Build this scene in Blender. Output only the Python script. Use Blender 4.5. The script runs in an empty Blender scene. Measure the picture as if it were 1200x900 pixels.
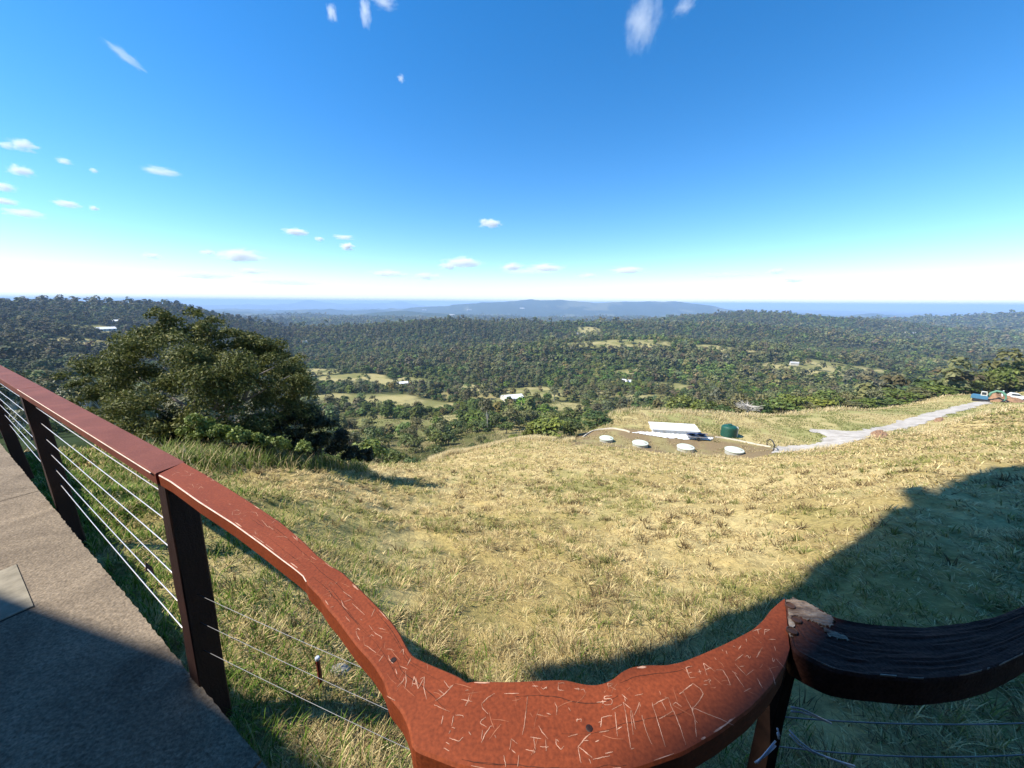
import bpy, bmesh, math, random
import numpy as np
from mathutils import Matrix, Vector
rng = np.random.default_rng(7)
random.seed(7)
S = bpy.context.scene
COL = S.collection

# ------------------------------------------------------------------ helpers
def link(o, parent=None):
    COL.objects.link(o)
    if parent is not None:
        o.parent = parent
    return o

def tag(o, label=None, cat=None, group=None, kind=None):
    if label: o['label'] = label
    if cat: o['category'] = cat
    if group: o['group'] = group
    if kind: o['kind'] = kind
    return o

def thing(name, label, cat, loc=(0, 0, 0), rz=0.0, group=None):
    o = bpy.data.objects.new(name, None)
    o.empty_display_size = 0.2
    o.location = loc
    o.rotation_euler = (0, 0, rz)
    link(o)
    return tag(o, label, cat, group)

def mesh_data(name, V, F, mat=None, smooth=False, col=None, uv=None):
    """V (n,3); F an (m,k) array or a list of such arrays; col (n,3) per vertex."""
    V = np.asarray(V, dtype=np.float32).reshape(-1, 3)
    if not isinstance(F, list): F = [F]
    F = [np.asarray(f, dtype=np.int32) for f in F if len(f)]
    me = bpy.data.meshes.new(name)
    loops = np.concatenate([f.ravel() for f in F])
    tot = np.concatenate([np.full(len(f), f.shape[1], dtype=np.int32) for f in F])
    start = np.concatenate([[0], np.cumsum(tot)[:-1]]).astype(np.int32)
    me.vertices.add(len(V)); me.loops.add(len(loops)); me.polygons.add(len(tot))
    me.vertices.foreach_set('co', V.ravel())
    me.loops.foreach_set('vertex_index', loops)
    me.polygons.foreach_set('loop_start', start)
    me.polygons.foreach_set('loop_total', tot)
    me.polygons.foreach_set('use_smooth', np.full(len(tot), bool(smooth), dtype=bool))
    if col is not None:
        a = me.color_attributes.new('Col', 'FLOAT_COLOR', 'POINT')
        c = np.ones((len(V), 4), dtype=np.float32); c[:, :3] = col
        a.data.foreach_set('color', c.ravel())
    me.update(); me.validate()
    if mat: me.materials.append(mat)
    return me

def mk(name, V, F, mat, parent=None, smooth=False, col=None, loc=None):
    V = np.asarray(V, dtype=float).reshape(-1, 3)
    if parent is not None and loc is None:
        # geometry is given in world space: move it into the parent's frame
        M = Matrix.LocRotScale(parent.location, parent.rotation_euler, None)
        p = parent.parent
        while p is not None:
            M = Matrix.LocRotScale(p.location, p.rotation_euler, None) @ M; p = p.parent
        Mi = np.array(M.inverted())
        V = V @ Mi[:3, :3].T + Mi[:3, 3]
    o = bpy.data.objects.new(name, mesh_data(name, V, F, mat, smooth, col))
    if loc is not None: o.location = loc
    return link(o, parent)

class MB:
    """collects simple solids into one mesh"""
    def __init__(s): s.V = []; s.F = {}; s.n = 0
    def add(s, V, F):
        V = np.asarray(V, dtype=float).reshape(-1, 3)
        for f in F:
            s.F.setdefault(len(f), []).append([i + s.n for i in f])
        s.V.append(V); s.n += len(V)
    def box(s, c, size, rz=0, R=None):
        hx, hy, hz = [a / 2 for a in size]
        P = np.array([[x, y, z] for x in (-hx, hx) for y in (-hy, hy) for z in (-hz, hz)])
        if R is None:
            R = np.array([[math.cos(rz), -math.sin(rz), 0], [math.sin(rz), math.cos(rz), 0], [0, 0, 1]])
        s.add(P @ np.asarray(R).T + np.array(c),
              [(0, 1, 3, 2), (4, 6, 7, 5), (0, 4, 5, 1), (2, 3, 7, 6), (0, 2, 6, 4), (1, 5, 7, 3)])
    def tube(s, pts, rad, n=8, cap=True):
        pts = [np.array(p, dtype=float) for p in pts]
        m = len(pts)
        rad = [rad] * m if np.isscalar(rad) else list(rad)
        V = []
        up = None
        for i, p in enumerate(pts):
            d = pts[min(i + 1, m - 1)] - pts[max(i - 1, 0)]
            d = d / (np.linalg.norm(d) + 1e-12)
            if up is None:
                up = np.array([0, 0, 1.0]) if abs(d[2]) < .9 else np.array([1.0, 0, 0])
            a = np.cross(d, up); a /= (np.linalg.norm(a) + 1e-12)
            b = np.cross(a, d); up = b
            for k in range(n):
                t = 2 * math.pi * k / n
                V.append(p + rad[i] * (math.cos(t) * a + math.sin(t) * b))
        F = []
        for i in range(m - 1):
            for k in range(n):
                k2 = (k + 1) % n
                F.append((i * n + k, i * n + k2, (i + 1) * n + k2, (i + 1) * n + k))
        if cap:
            F.append(tuple(range(n))[::-1]); F.append(tuple((m - 1) * n + k for k in range(n)))
        s.add(V, F)
    def lathe(s, c, prof, n=24):
        """prof: list of (r, z)"""
        V = []
        for r, z in prof:
            for k in range(n):
                t = 2 * math.pi * k / n
                V.append((c[0] + r * math.cos(t), c[1] + r * math.sin(t), c[2] + z))
        F = []
        for i in range(len(prof) - 1):
            for k in range(n):
                k2 = (k + 1) % n
                F.append((i * n + k, i * n + k2, (i + 1) * n + k2, (i + 1) * n + k))
        F.append(tuple(range(n))[::-1]); F.append(tuple((len(prof) - 1) * n + k for k in range(n)))
        s.add(V, F)
    def prism(s, poly, h0, h1, axis='z'):
        n = len(poly)
        def P(a, b, h): return {'z': (a, b, h), 'y': (a, h, b), 'x': (h, a, b)}[axis]
        V = [P(a, b, h0) for a, b in poly] + [P(a, b, h1) for a, b in poly]
        F = [tuple(range(n))[::-1], tuple(n + k for k in range(n))]
        for k in range(n):
            k2 = (k + 1) % n
            F.append((k, k2, n + k2, n + k))
        s.add(V, F)
    def build(s, name, mat, parent=None, smooth=False, loc=None):
        V = np.concatenate(s.V)
        return mk(name, V, [np.array(f) for f in s.F.values()], mat, parent, smooth, loc=loc)

# ------------------------------------------------------------------ materials
def newmat(name):
    m = bpy.data.materials.new(name); m.use_nodes = True
    nt = m.node_tree
    b = nt.nodes['Principled BSDF']
    b.inputs['Specular IOR Level'].default_value = 0.3
    return m, nt, b

def mat_noise(name, c1, c2, scale=8.0, rough=0.85, bump=0.0, bscale=None, detail=6, stretch=None, spec=0.3, c3=None, bdist=0.02, coord='Object', distortion=0.0):
    m, nt, b = newmat(name)
    N, L = nt.nodes, nt.links
    tc = N.new('ShaderNodeTexCoord')
    src = tc.outputs[coord]
    if stretch:
        mp = N.new('ShaderNodeMapping'); mp.inputs['Scale'].default_value = stretch
        L.new(src, mp.inputs['Vector']); src = mp.outputs['Vector']
    no = N.new('ShaderNodeTexNoise'); no.inputs['Scale'].default_value = scale; no.inputs['Detail'].default_value = detail
    no.inputs['Distortion'].default_value = distortion
    no.inputs['Roughness'].default_value = 0.65
    L.new(src, no.inputs['Vector'])
    cr = N.new('ShaderNodeValToRGB')
    e = cr.color_ramp.elements
    e[0].position = 0.33; e[0].color = (*c1, 1); e[1].position = 0.67; e[1].color = (*c2, 1)
    if c3:
        k = e.new(0.5); k.color = (*c3, 1)
    L.new(no.outputs['Fac'], cr.inputs['Fac']); L.new(cr.outputs['Color'], b.inputs['Base Color'])
    b.inputs['Roughness'].default_value = rough; b.inputs['Specular IOR Level'].default_value = spec
    if bump:
        n2 = N.new('ShaderNodeTexNoise'); n2.inputs['Scale'].default_value = bscale or scale * 4; n2.inputs['Detail'].default_value = 8
        L.new(src, n2.inputs['Vector'])
        bp = N.new('ShaderNodeBump'); bp.inputs['Strength'].default_value = bump; bp.inputs['Distance'].default_value = bdist
        L.new(n2.outputs['Fac'], bp.inputs['Height']); L.new(bp.outputs['Normal'], b.inputs['Normal'])
    return m

def mat_plain(name, c, rough=0.6, metal=0.0, spec=0.4, var=0.12, scale=3.0):
    c = np.array(c)
    m = mat_noise(name, tuple(c * (1 - var)), tuple(np.minimum(c * (1 + var), 1)), scale, rough, spec=spec)
    m.node_tree.nodes['Principled BSDF'].inputs['Metallic'].default_value = metal
    return m

def mat_attr(name, rough=0.9, nscale=0, namp=0.3, trans=0.0, spec=0.15, objrand=0.0, bump=0.0, bscale=1.0, bdist=0.5):
    """colour from the 'Col' attribute (the things' own colours), times a fine noise"""
    m, nt, b = newmat(name)
    N, L = nt.nodes, nt.links
    at = N.new('ShaderNodeAttribute'); at.attribute_name = 'Col'
    out = at.outputs['Color']
    tc = N.new('ShaderNodeTexCoord')
    if nscale:
        no = N.new('ShaderNodeTexNoise'); no.inputs['Scale'].default_value = nscale; no.inputs['Detail'].default_value = 8
        no.inputs['Roughness'].default_value = 0.7
        L.new(tc.outputs['Object'], no.inputs['Vector'])
        mr = N.new('ShaderNodeMapRange'); mr.inputs[1].default_value = .25; mr.inputs[2].default_value = .75
        mr.inputs[3].default_value = 1 - namp; mr.inputs[4].default_value = 1 + namp
        L.new(no.outputs['Fac'], mr.inputs[0])
        mx = N.new('ShaderNodeVectorMath'); mx.operation = 'SCALE'
        L.new(out, mx.inputs[0]); L.new(mr.outputs[0], mx.inputs['Scale']); out = mx.outputs[0]
    if objrand:
        oi = N.new('ShaderNodeObjectInfo')
        mr = N.new('ShaderNodeMapRange'); mr.inputs[3].default_value = 1 - objrand; mr.inputs[4].default_value = 1 + objrand
        L.new(oi.outputs['Random'], mr.inputs[0])
        hs = N.new('ShaderNodeHueSaturation')
        mr2 = N.new('ShaderNodeMapRange'); mr2.inputs[3].default_value = .47; mr2.inputs[4].default_value = .515
        mu = N.new('ShaderNodeMath'); mu.operation = 'MULTIPLY'; mu.inputs[1].default_value = 7.31
        fr = N.new('ShaderNodeMath'); fr.operation = 'FRACT'
        L.new(oi.outputs['Random'], mu.inputs[0]); L.new(mu.outputs[0], fr.inputs[0]); L.new(fr.outputs[0], mr2.inputs[0])
        L.new(out, hs.inputs['Color']); L.new(mr.outputs[0], hs.inputs['Value']); L.new(mr2.outputs[0], hs.inputs['Hue'])
        out = hs.outputs['Color']
    L.new(out, b.inputs['Base Color'])
    b.inputs['Roughness'].default_value = rough; b.inputs['Specular IOR Level'].default_value = spec
    if bump:
        n2 = N.new('ShaderNodeTexNoise'); n2.inputs['Scale'].default_value = bscale; n2.inputs['Detail'].default_value = 10
        n2.inputs['Roughness'].default_value = 0.7
        L.new(tc.outputs['Object'], n2.inputs['Vector'])
        bp = N.new('ShaderNodeBump'); bp.inputs['Strength'].default_value = bump; bp.inputs['Distance'].default_value = bdist
        L.new(n2.outputs['Fac'], bp.inputs['Height']); L.new(bp.outputs['Normal'], b.inputs['Normal'])
    if trans:
        tr = N.new('ShaderNodeBsdfTranslucent'); L.new(out, tr.inputs['Color'])
        ms = N.new('ShaderNodeMixShader'); ms.inputs[0].default_value = trans
        L.new(b.outputs[0], ms.inputs[1]); L.new(tr.outputs[0], ms.inputs[2])
        L.new(ms.outputs[0], N['Material Output'].inputs['Surface'])
    return m

# ------------------------------------------------------------------ noise
def _hash(ix, iy, seed):
    h = (ix.astype(np.int64) * 374761393 + iy.astype(np.int64) * 668265263 + seed * 1442695041) & 0xFFFFFFFF
    h = ((h ^ (h >> 13)) * 1274126177) & 0xFFFFFFFF
    h = (h ^ (h >> 16)) & 0xFFFFFFFF
    return h / 4294967295.0
def vnoise(x, y, seed=0):
    x = np.asarray(x, dtype=float); y = np.asarray(y, dtype=float)
    ix = np.floor(x); iy = np.floor(y); fx = x - ix; fy = y - iy
    fx = fx * fx * (3 - 2 * fx); fy = fy * fy * (3 - 2 * fy)
    a = _hash(ix, iy, seed); b = _hash(ix + 1, iy, seed); c = _hash(ix, iy + 1, seed); d = _hash(ix + 1, iy + 1, seed)
    return (a * (1 - fx) + b * fx) * (1 - fy) + (c * (1 - fx) + d * fx) * fy
def fbm(x, y, seed=0, oct=4, gain=.5):
    s = 0; a = 1; t = 0
    for k in range(oct):
        s = s + a * vnoise(x * 2 ** k + 17.3 * k, y * 2 ** k - 9.1 * k, seed + k); t += a; a *= gain
    return s / t          # 0..1
def sstep(a, b, x):
    t = np.clip((x - a) / (b - a), 0, 1); return t * t * (3 - 2 * t)

# ------------------------------------------------------------------ camera
EYE = np.array([0.0, 0.0, 1.7])
cam = bpy.data.cameras.new('camera'); camo = bpy.data.objects.new('camera', cam); COL.objects.link(camo)
cam.sensor_width = 36.0; cam.lens = 36.0 * 425 / 1200; cam.clip_start = 0.03; cam.clip_end = 200000.0
RC = Matrix.Rotation(math.radians(90 - 12.6), 3, 'X') @ Matrix.Rotation(math.radians(0.4), 3, 'Z')
camo.matrix_world = Matrix.Translation(Vector(EYE)) @ RC.to_4x4()
S.camera = camo
RCn = np.array(RC)
def ray(px, py):
    d = RCn @ np.array([(px - 600) / 425, (450 - py) / 425, -1.0]); return d
def on_plane(px, py, z):
    d = ray(px, py); t = (z - EYE[2]) / d[2]; return EYE + t * d
def at_depth(px, py, depth):
    """the point seen there, at this distance along the view direction"""
    return EYE + ray(px, py) * depth
def project(p):
    c = RCn.T @ (np.asarray(p, dtype=float) - EYE)
    return 600 + 425 * c[0] / -c[2], 450 - 425 * c[1] / -c[2]

# ------------------------------------------------------------------ terrain heights
TAB = {  # azimuth: (distance, height) of the hillside below the lookout
 -180: [(1, -.3), (30, -.4), (200, -8), (2000, -100), (45000, -170)],
 -110: [(1, -.3), (30, -.4), (200, -8), (2000, -100), (45000, -170)],
 -75: [(1, -.2), (5, -.3), (14, -1.2), (30, -4), (60, -9), (130, -20), (250, -30), (400, -40), (700, -40), (1100, -12), (1600, -10), (2200, -40), (4000, -200), (9000, -320), (16000, -390), (45000, -400)],
 -60: [(1, -.2), (5, -.4), (14, -1.6), (25, -4), (45, -8.5), (70, -14), (130, -25), (200, -33), (340, -46), (600, -50), (1000, -26), (1600, -10), (2200, -40), (4000, -210), (9000, -320), (16000, -390), (45000, -400)],
 -50: [(1, -.2), (3, -.3), (6, -.7), (14, -2.1), (25, -4.7), (45, -9.7), (70, -15.5), (130, -27), (200, -37), (340, -54), (600, -64), (1000, -48), (1600, -14), (2200, -50), (4000, -230), (9000, -320), (16000, -390), (45000, -400)],
 -43: [(1, -.2), (3, -.35), (6, -.9), (14, -2.6), (25, -5.5), (45, -11.5), (70, -19), (130, -32), (200, -45), (340, -66), (600, -82), (1000, -75), (1600, -12), (2300, -50), (4000, -230), (9000, -320), (16000, -390), (45000, -400)],
 -37: [(1, -.22), (3, -.45), (6, -1.1), (14.7, -3.1), (25, -6.3), (45, -13), (70, -22), (130, -37), (200, -53), (340, -76), (600, -97), (1000, -106), (1600, -75), (2300, -120), (4000, -215), (9000, -320), (16000, -390), (45000, -400)],
 -30: [(1, -.25), (3, -.6), (6, -1.5), (10, -2.7), (16, -4.6), (25, -8.2), (45, -17), (70, -26.5), (130, -45), (200, -62), (340, -84), (600, -104), (1000, -122), (1600, -140), (2300, -160), (4000, -225), (9000, -320), (16000, -390), (45000, -400)],
 -20: [(1, -.28), (3, -.9), (6, -2.1), (12, -4.4), (20, -7.4), (30, -11.4), (36, -15), (45, -20), (70, -31), (130, -50), (200, -66), (340, -90), (600, -107), (1000, -125), (2000, -165), (4000, -230), (9000, -320), (16000, -390), (45000, -400)],
 -10: [(1, -.3), (3, -1.05), (6, -2.3), (12, -4.9), (20, -8.1), (35, -13.9), (50, -19.7), (56, -23), (70, -31), (100, -42), (130, -50), (200, -68), (340, -93), (600, -108), (1000, -126), (2000, -165), (4000, -230), (9000, -320), (16000, -390), (45000, -400)],
 0: [(1, -.32), (2, -.75), (3, -1.15), (5, -1.95), (8, -3.2), (12, -4.9), (20, -8.1), (35, -13.4), (62, -22), (68, -25.5), (90, -36), (130, -47), (200, -64), (340, -90), (600, -108), (1000, -126), (2000, -165), (4000, -230), (9000, -320), (16000, -390), (45000, -400)],
 8: [(1, -.32), (3, -1.1), (5, -1.9), (9, -3.4), (20, -7.8), (35, -13), (63, -22.6), (68, -25), (75, -27), (90, -32), (110, -38), (130, -46), (200, -63), (340, -90), (600, -108), (1000, -126), (2000, -165), (4000, -230), (9000, -320), (16000, -390), (45000, -400)],
 17: [(1, -.32), (3, -1.05), (5, -1.85), (9, -3.3), (20, -7.5), (35, -12.7), (60, -22.1), (66, -24.2), (95, -24.2), (103, -27), (130, -41), (200, -62), (340, -89), (600, -107), (1000, -125), (2000, -165), (4000, -230), (9000, -320), (16000, -390), (45000, -400)],
 32: [(1, -.3), (3, -.95), (5, -1.6), (9, -2.8), (20, -6.9), (35, -12.2), (60, -21.5), (67, -24.2), (102, -24.2), (110, -27), (140, -40), (200, -56), (340, -84), (600, -105), (1000, -123), (2000, -160), (4000, -230), (9000, -320), (16000, -390), (45000, -400)],
 42: [(1, -.3), (3, -.75), (5, -1.25), (9, -2.2), (20, -5.5), (35, -9.9), (60, -17.7), (81, -24.2), (125, -24.2), (135, -27), (170, -38), (230, -53), (340, -76), (600, -103), (1000, -123), (2000, -160), (4000, -230), (9000, -320), (16000, -390), (45000, -400)],
 51: [(1, -.3), (3, -.6), (5, -.85), (9, -1.45), (12, -2.05), (20, -4), (35, -7.6), (60, -13.5), (113, -24.6), (178, -24.4), (190, -27), (215, -36), (270, -55), (400, -80), (700, -105), (1000, -124), (2000, -160), (4000, -230), (9000, -320), (16000, -390), (45000, -400)],
 56: [(1, -.3), (3, -.55), (5, -.8), (9, -1.3), (20, -3.3), (35, -6.3), (60, -11.2), (113, -19.7), (163, -23.8), (235, -20.5), (248, -24), (275, -35), (340, -50), (500, -78), (800, -105), (1200, -125), (2000, -160), (4000, -230), (9000, -320), (16000, -390), (45000, -400)],
 65: [(1, -.3), (3, -.5), (9, -1.1), (20, -2.7), (60, -8), (160, -19), (220, -24.4), (290, -24.6), (310, -32), (500, -70), (1000, -115), (2000, -155), (4000, -230), (9000, -320), (16000, -390), (45000, -400)],
 85: [(1, -.3), (9, -.8), (20, -1.8), (60, -6), (160, -16), (300, -35), (1000, -100), (4000, -230), (9000, -320), (16000, -390), (45000, -400)],
 115: [(1, -.3), (30, -.4), (200, -8), (2000, -100), (45000, -170)],
 180: [(1, -.3), (30, -.4), (200, -8), (2000, -100), (45000, -170)],
}
LD0, LD1, NL = math.log(.5), math.log(60000), 700
AZG = np.arange(-180, 180.5, .5)
def _build_table():
    ld = np.linspace(LD0, LD1, NL)
    keys = sorted(TAB)
    rows = np.array([np.interp(ld, [math.log(d) for d, _ in TAB[k]], [z for _, z in TAB[k]]) for k in keys])
    T = np.array([np.interp(AZG, keys, rows[:, j]) for j in range(NL)]).T      # (az, ld)
    def blur(T, sig, ax):
        r = int(3 * sig) + 1
        k = np.exp(-.5 * (np.arange(-r, r + 1) / sig) ** 2); k /= k.sum()
        P = np.pad(T, [(r, r) if a == ax else (0, 0) for a in (0, 1)], mode='edge')
        return sum(k[i] * np.take(P, np.arange(i, i + T.shape[ax]), axis=ax) for i in range(2 * r + 1))
    T = blur(T, 4.0, 0); T = blur(T, 2.2, 1)
    return T
TBL = _build_table()

# hills further out: (x, y, height, sigma across, sigma along, direction in degrees)
def pol(az, d): a = math.radians(az); return d * math.sin(a), d * math.cos(a)
HILLS = [
 (*pol(36, 2500), 96, 330, 620, 36), (*pol(28, 2450), 34, 340, 420, 60), (*pol(44, 2500), 6, 300, 520, 20), (*pol(20, 2700), 6, 350, 420, 30),
 (*pol(33, 1700), 22, 240, 420, 40), (*pol(25, 1500), 26, 190, 330, 20), (*pol(43, 1500), 14, 220, 330, 30), (*pol(16, 1800), 4, 240, 260, 20),
 (*pol(-8, 1350), 46, 400, 150, 82), (*pol(7, 1450), 34, 360, 150, 98), (*pol(-21, 1250), 32, 260, 140, 72),
 (*pol(9, 820), 26, 200, 85, 95), (*pol(1, 700), 12, 110, 55, 80), (*pol(21, 900), 16, 160, 100, 60), (*pol(34, 850), 16, 190, 120, 40), (*pol(46, 1050), 16, 200, 140, 30),
 (*pol(53.5, 4600), 84, 420, 900, 30), (*pol(48, 5600), 60, 500, 700, 30), (*pol(63, 4400), 120, 900, 900, 30),
 (*pol(2, 9500), 150, 1500, 900, 85), (*pol(11, 10500), 170, 1900, 800, 88), (*pol(22, 11000), 120, 1500, 900, 80), (*pol(-9, 10500), 140, 1700, 900, 90), (*pol(30, 12000), 100, 2000, 900, 75),
 (*pol(-24, 7500), 100, 1500, 600, 100), (*pol(-14, 6200), 66, 900, 420, 80), (*pol(-4, 5200), 50, 800, 330, 98), (*pol(6, 5600), 64, 900, 380, 85), (*pol(15, 4700), 46, 700, 330, 100), (*pol(24, 5600), 74, 800, 400, 75),
 (*pol(-19, 3900), 60, 650, 260, 78), (*pol(-8, 3300), 30, 520, 230, 100), (*pol(3, 3500), 30, 560, 230, 80), (*pol(13, 3300), 18, 430, 230, 100), (*pol(41, 4400), 20, 600, 420, 60), (*pol(-29, 3300), 50, 500, 240, 85), (*pol(-34, 5200), 90, 800, 500, 70),
 (*pol(-28.5, 26000), 260, 430, 430, 0), (*pol(-29, 26000), 130, 4500, 1500, 60), (*pol(-17, 26500), 230, 520, 520, 0), (*pol(-20, 27000), 180, 3500, 1500, 70), (*pol(-36, 24000), 60, 3000, 1500, 40), (*pol(-44, 24000), 30, 3000, 1500, 40),
]
HILLS = [(x, y, h, sx, sy, math.radians(90 - r)) for x, y, h, sx, sy, r in HILLS]

SLAB = np.array([(-14.0, 8.71), (-0.94, 1.03), (0.15, 0.36), (4.5, 0.15), (4.5, -6), (-14, -6)])
def slab_dist(x, y):
    """signed distance to the path's outer edge (negative over the slab)"""
    n1 = np.array([3.17, 5.39]); n1 /= np.linalg.norm(n1)
    d1 = (x + .94) * n1[0] + (y - 1.03) * n1[1]
    n2 = np.array([.21, 4.35]); n2 /= np.linalg.norm(n2)
    d2 = (x - .15) * n2[0] + (y - .36) * n2[1]
    return np.maximum(d1, d2)

def H(x, y, detail=True):
    x = np.asarray(x, dtype=float); y = np.asarray(y, dtype=float)
    d = np.maximum(np.hypot(x, y), .55)
    az = np.degrees(np.arctan2(x, y))
    u = np.clip((az + 180) / .5, 0, len(AZG) - 1.001); v = np.clip((np.log(d) - LD0) / (LD1 - LD0) * (NL - 1), 0, NL - 1.001)
    i = u.astype(int); j = v.astype(int); fu = u - i; fv = v - j
    z = (TBL[i, j] * (1 - fu) + TBL[i + 1, j] * fu) * (1 - fv) + (TBL[i, j + 1] * (1 - fu) + TBL[i + 1, j + 1] * fu) * fv
    for hx, hy, hh, sx, sy, r in HILLS:
        dx = x - hx; dy = y - hy
        a = dx * math.cos(r) + dy * math.sin(r); b = -dx * math.sin(r) + dy * math.cos(r)
        z = z + hh * np.exp(-.5 * ((a / sx) ** 2 + (b / sy) ** 2))
    far = sstep(250, 1500, d)
    z = z + far * ((fbm(x / 380, y / 380, 3, 4) - .5) * 38 + sstep(2500, 6000, d) * (fbm(x / 1700, y / 1700, 9, 4) - .5) * 150)
    z = z + sstep(110, 200, d) * (1 - far) * (fbm(x / 60, y / 60, 21, 3) - .5) * 9
    z = z + sstep(6500, 11000, d) * (.5 - np.abs(fbm(x / 3400 + 3, y / 2100, 13, 4) - .5) * 3.2) * 270
    z = z - d * d / (2 * 6371000.0)
    if detail:
        nr = 1 - sstep(60, 110, d)
        amp = .13 * nr * (0.35 + .65 * sstep(1.0, 6.0, d))
        z = z + amp * (fbm(x / .55, y / .55, 5, 3) - .5) * 2 + nr * .22 * (fbm(x / 5.0, y / 5.0, 6, 3) - .5) * sstep(2, 10, d)
    sd = slab_dist(x, y)
    z = np.where(sd < .25, np.minimum(z, -.09 + .6 * np.minimum(sd, 0)), z)
    return np.where(sd < -.3, np.minimum(z, -.27), z)

def Hs(x, y, detail=False): return float(H(np.array([x]), np.array([y]), detail)[0])
def hit(px, py, tmin=.6, tmax=45000):
    """where the sight line through this picture point meets the ground"""
    d = ray(px, py); d = d / np.hypot(d[0], d[1])
    t = np.exp(np.linspace(math.log(tmin), math.log(tmax), 6000))
    z = EYE[2] + d[2] * t; h = H(d[0] * t, d[1] * t, False)
    k = np.argmax(z < h)
    if z[k] >= h[k]: return None
    return np.array([d[0] * t[k], d[1] * t[k], h[k]])

LIGHT_AZ, LIGHT_EL = 80.0, 49.0      # the way the sunlight travels, and the sun's height
# ------------------------------------------------------------------ light
w = bpy.data.worlds.new('World'); S.world = w; w.use_nodes = True
nt = w.node_tree
bg = nt.nodes['Background']
sky = nt.nodes.new('ShaderNodeTexSky'); sky.sky_type = 'NISHITA'; sky.sun_disc = False
sky.sun_elevation = math.radians(LIGHT_EL); sky.sun_rotation = math.radians(LIGHT_AZ + 180)
sky.altitude = 400; sky.air_density = 1.0; sky.dust_density = 0.1; sky.ozone_density = 3.0
hs = nt.nodes.new('ShaderNodeHueSaturation'); hs.inputs['Saturation'].default_value = 1.36; hs.inputs['Value'].default_value = 1.42; hs.inputs['Hue'].default_value = .501
nt.links.new(sky.outputs['Color'], hs.inputs['Color'])
nt.links.new(hs.outputs['Color'], bg.inputs['Color'])
bg.inputs['Strength'].default_value = 0.09
sun = bpy.data.lights.new('sun', 'SUN'); suno = bpy.data.objects.new('sun', sun); COL.objects.link(suno)
sun.energy = 5.0; sun.angle = math.radians(0.53); sun.color = (1.0, 0.93, 0.82)
_l = Vector((math.sin(math.radians(LIGHT_AZ)) * math.cos(math.radians(LIGHT_EL)), math.cos(math.radians(LIGHT_AZ)) * math.cos(math.radians(LIGHT_EL)), -math.sin(math.radians(LIGHT_EL))))
suno.rotation_euler = _l.to_track_quat('-Z', 'Y').to_euler(); suno.location = (-30, -20, 40)
vs = S.view_settings; vs.view_transform = 'Standard'; vs.look = 'None'; vs.exposure = 0.82; vs.gamma = 1.0; vs.use_curve_mapping = False
S.cycles.use_denoising = True
S.cycles.max_bounces = 6; S.cycles.diffuse_bounces = 3; S.cycles.glossy_bounces = 2; S.cycles.transmission_bounces = 2; S.cycles.transparent_max_bounces = 6; S.cycles.volume_bounces = 3

# ------------------------------------------------------------------ what covers the ground
CREST = [(-180, 12), (-60, 12.5), (-50, 13.8), (-37, 14.4), (-30, 16), (-20, 30), (-10, 50), (0, 62), (17, 65), (32, 67), (42, 81), (51, 113), (56, 163), (65, 220), (90, 200), (180, 40)]
def crest(az): return np.interp(az, [a for a, _ in CREST], [d for _, d in CREST])
BENCH = [(8, 0), (10, 72), (17, 93), (32, 101), (42, 126), (51, 178), (56, 235), (65, 290), (75, 290), (76, 0)]
def bench(az): return np.interp(az, [a for a, _ in BENCH], [d for _, d in BENCH])

# open pastures among the trees: picture centre, half widths
CLEAR = []
def clearing(px, py, hw, hd):
    p = hit(px, py)
    if p is None: return
    # the trees before it hide its near edge: reach further back
    d = math.hypot(p[0], p[1]); e = 7.5 / ((1.7 - p[2]) / d) if d > 250 else 0; k = 1 + .38 * e / d
    f = 1.3 if d < 1000 else .8
    CLEAR.append((p[0] * k, p[1] * k, hw * f, hd * f + .5 * e, math.atan2(p[0], p[1])))
for c in [(625, 463, 32, 30), (600, 472, 20, 20), (690, 490, 30, 16), (770, 473, 22, 16), (1000, 436, 60, 30), (1050, 430, 60, 25), (935, 436, 45, 22), (1085, 424, 50, 22), (960, 442, 30, 15),
          (400, 498, 30, 14), (430, 508, 22, 10), (470, 496, 26, 14), (365, 438, 40, 22), (410, 445, 40, 18), (470, 450, 30, 16), (500, 478, 26, 14), (545, 485, 18, 10), (450, 470, 26, 10), (395, 470, 24, 12), (560, 455, 25, 16), (735, 440, 18, 12),
          (785, 455, 22, 14), (95, 405, 26, 8), (110, 389, 26, 6), (510, 510, 20, 9), (660, 478, 14, 8), (745, 404, 60, 16), (850, 411, 50, 14), (690, 391, 60, 6), (700, 405, 60, 14)]:
    clearing(*c)
def clear_mask(x, y):
    m = np.zeros_like(x)
    for cx, cy, hw, hd, a in CLEAR:
        dx = x - cx; dy = y - cy
        u = (dx * math.cos(a) - dy * math.sin(a)) / hw; v = (dx * math.sin(a) + dy * math.cos(a)) / hd
        r = np.hypot(u, v)
        m = np.maximum(m, 1 - sstep(.8, 1.05, r + .5 * (fbm(x / 14, y / 14, 31, 3) - .5)))
    return m

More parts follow.
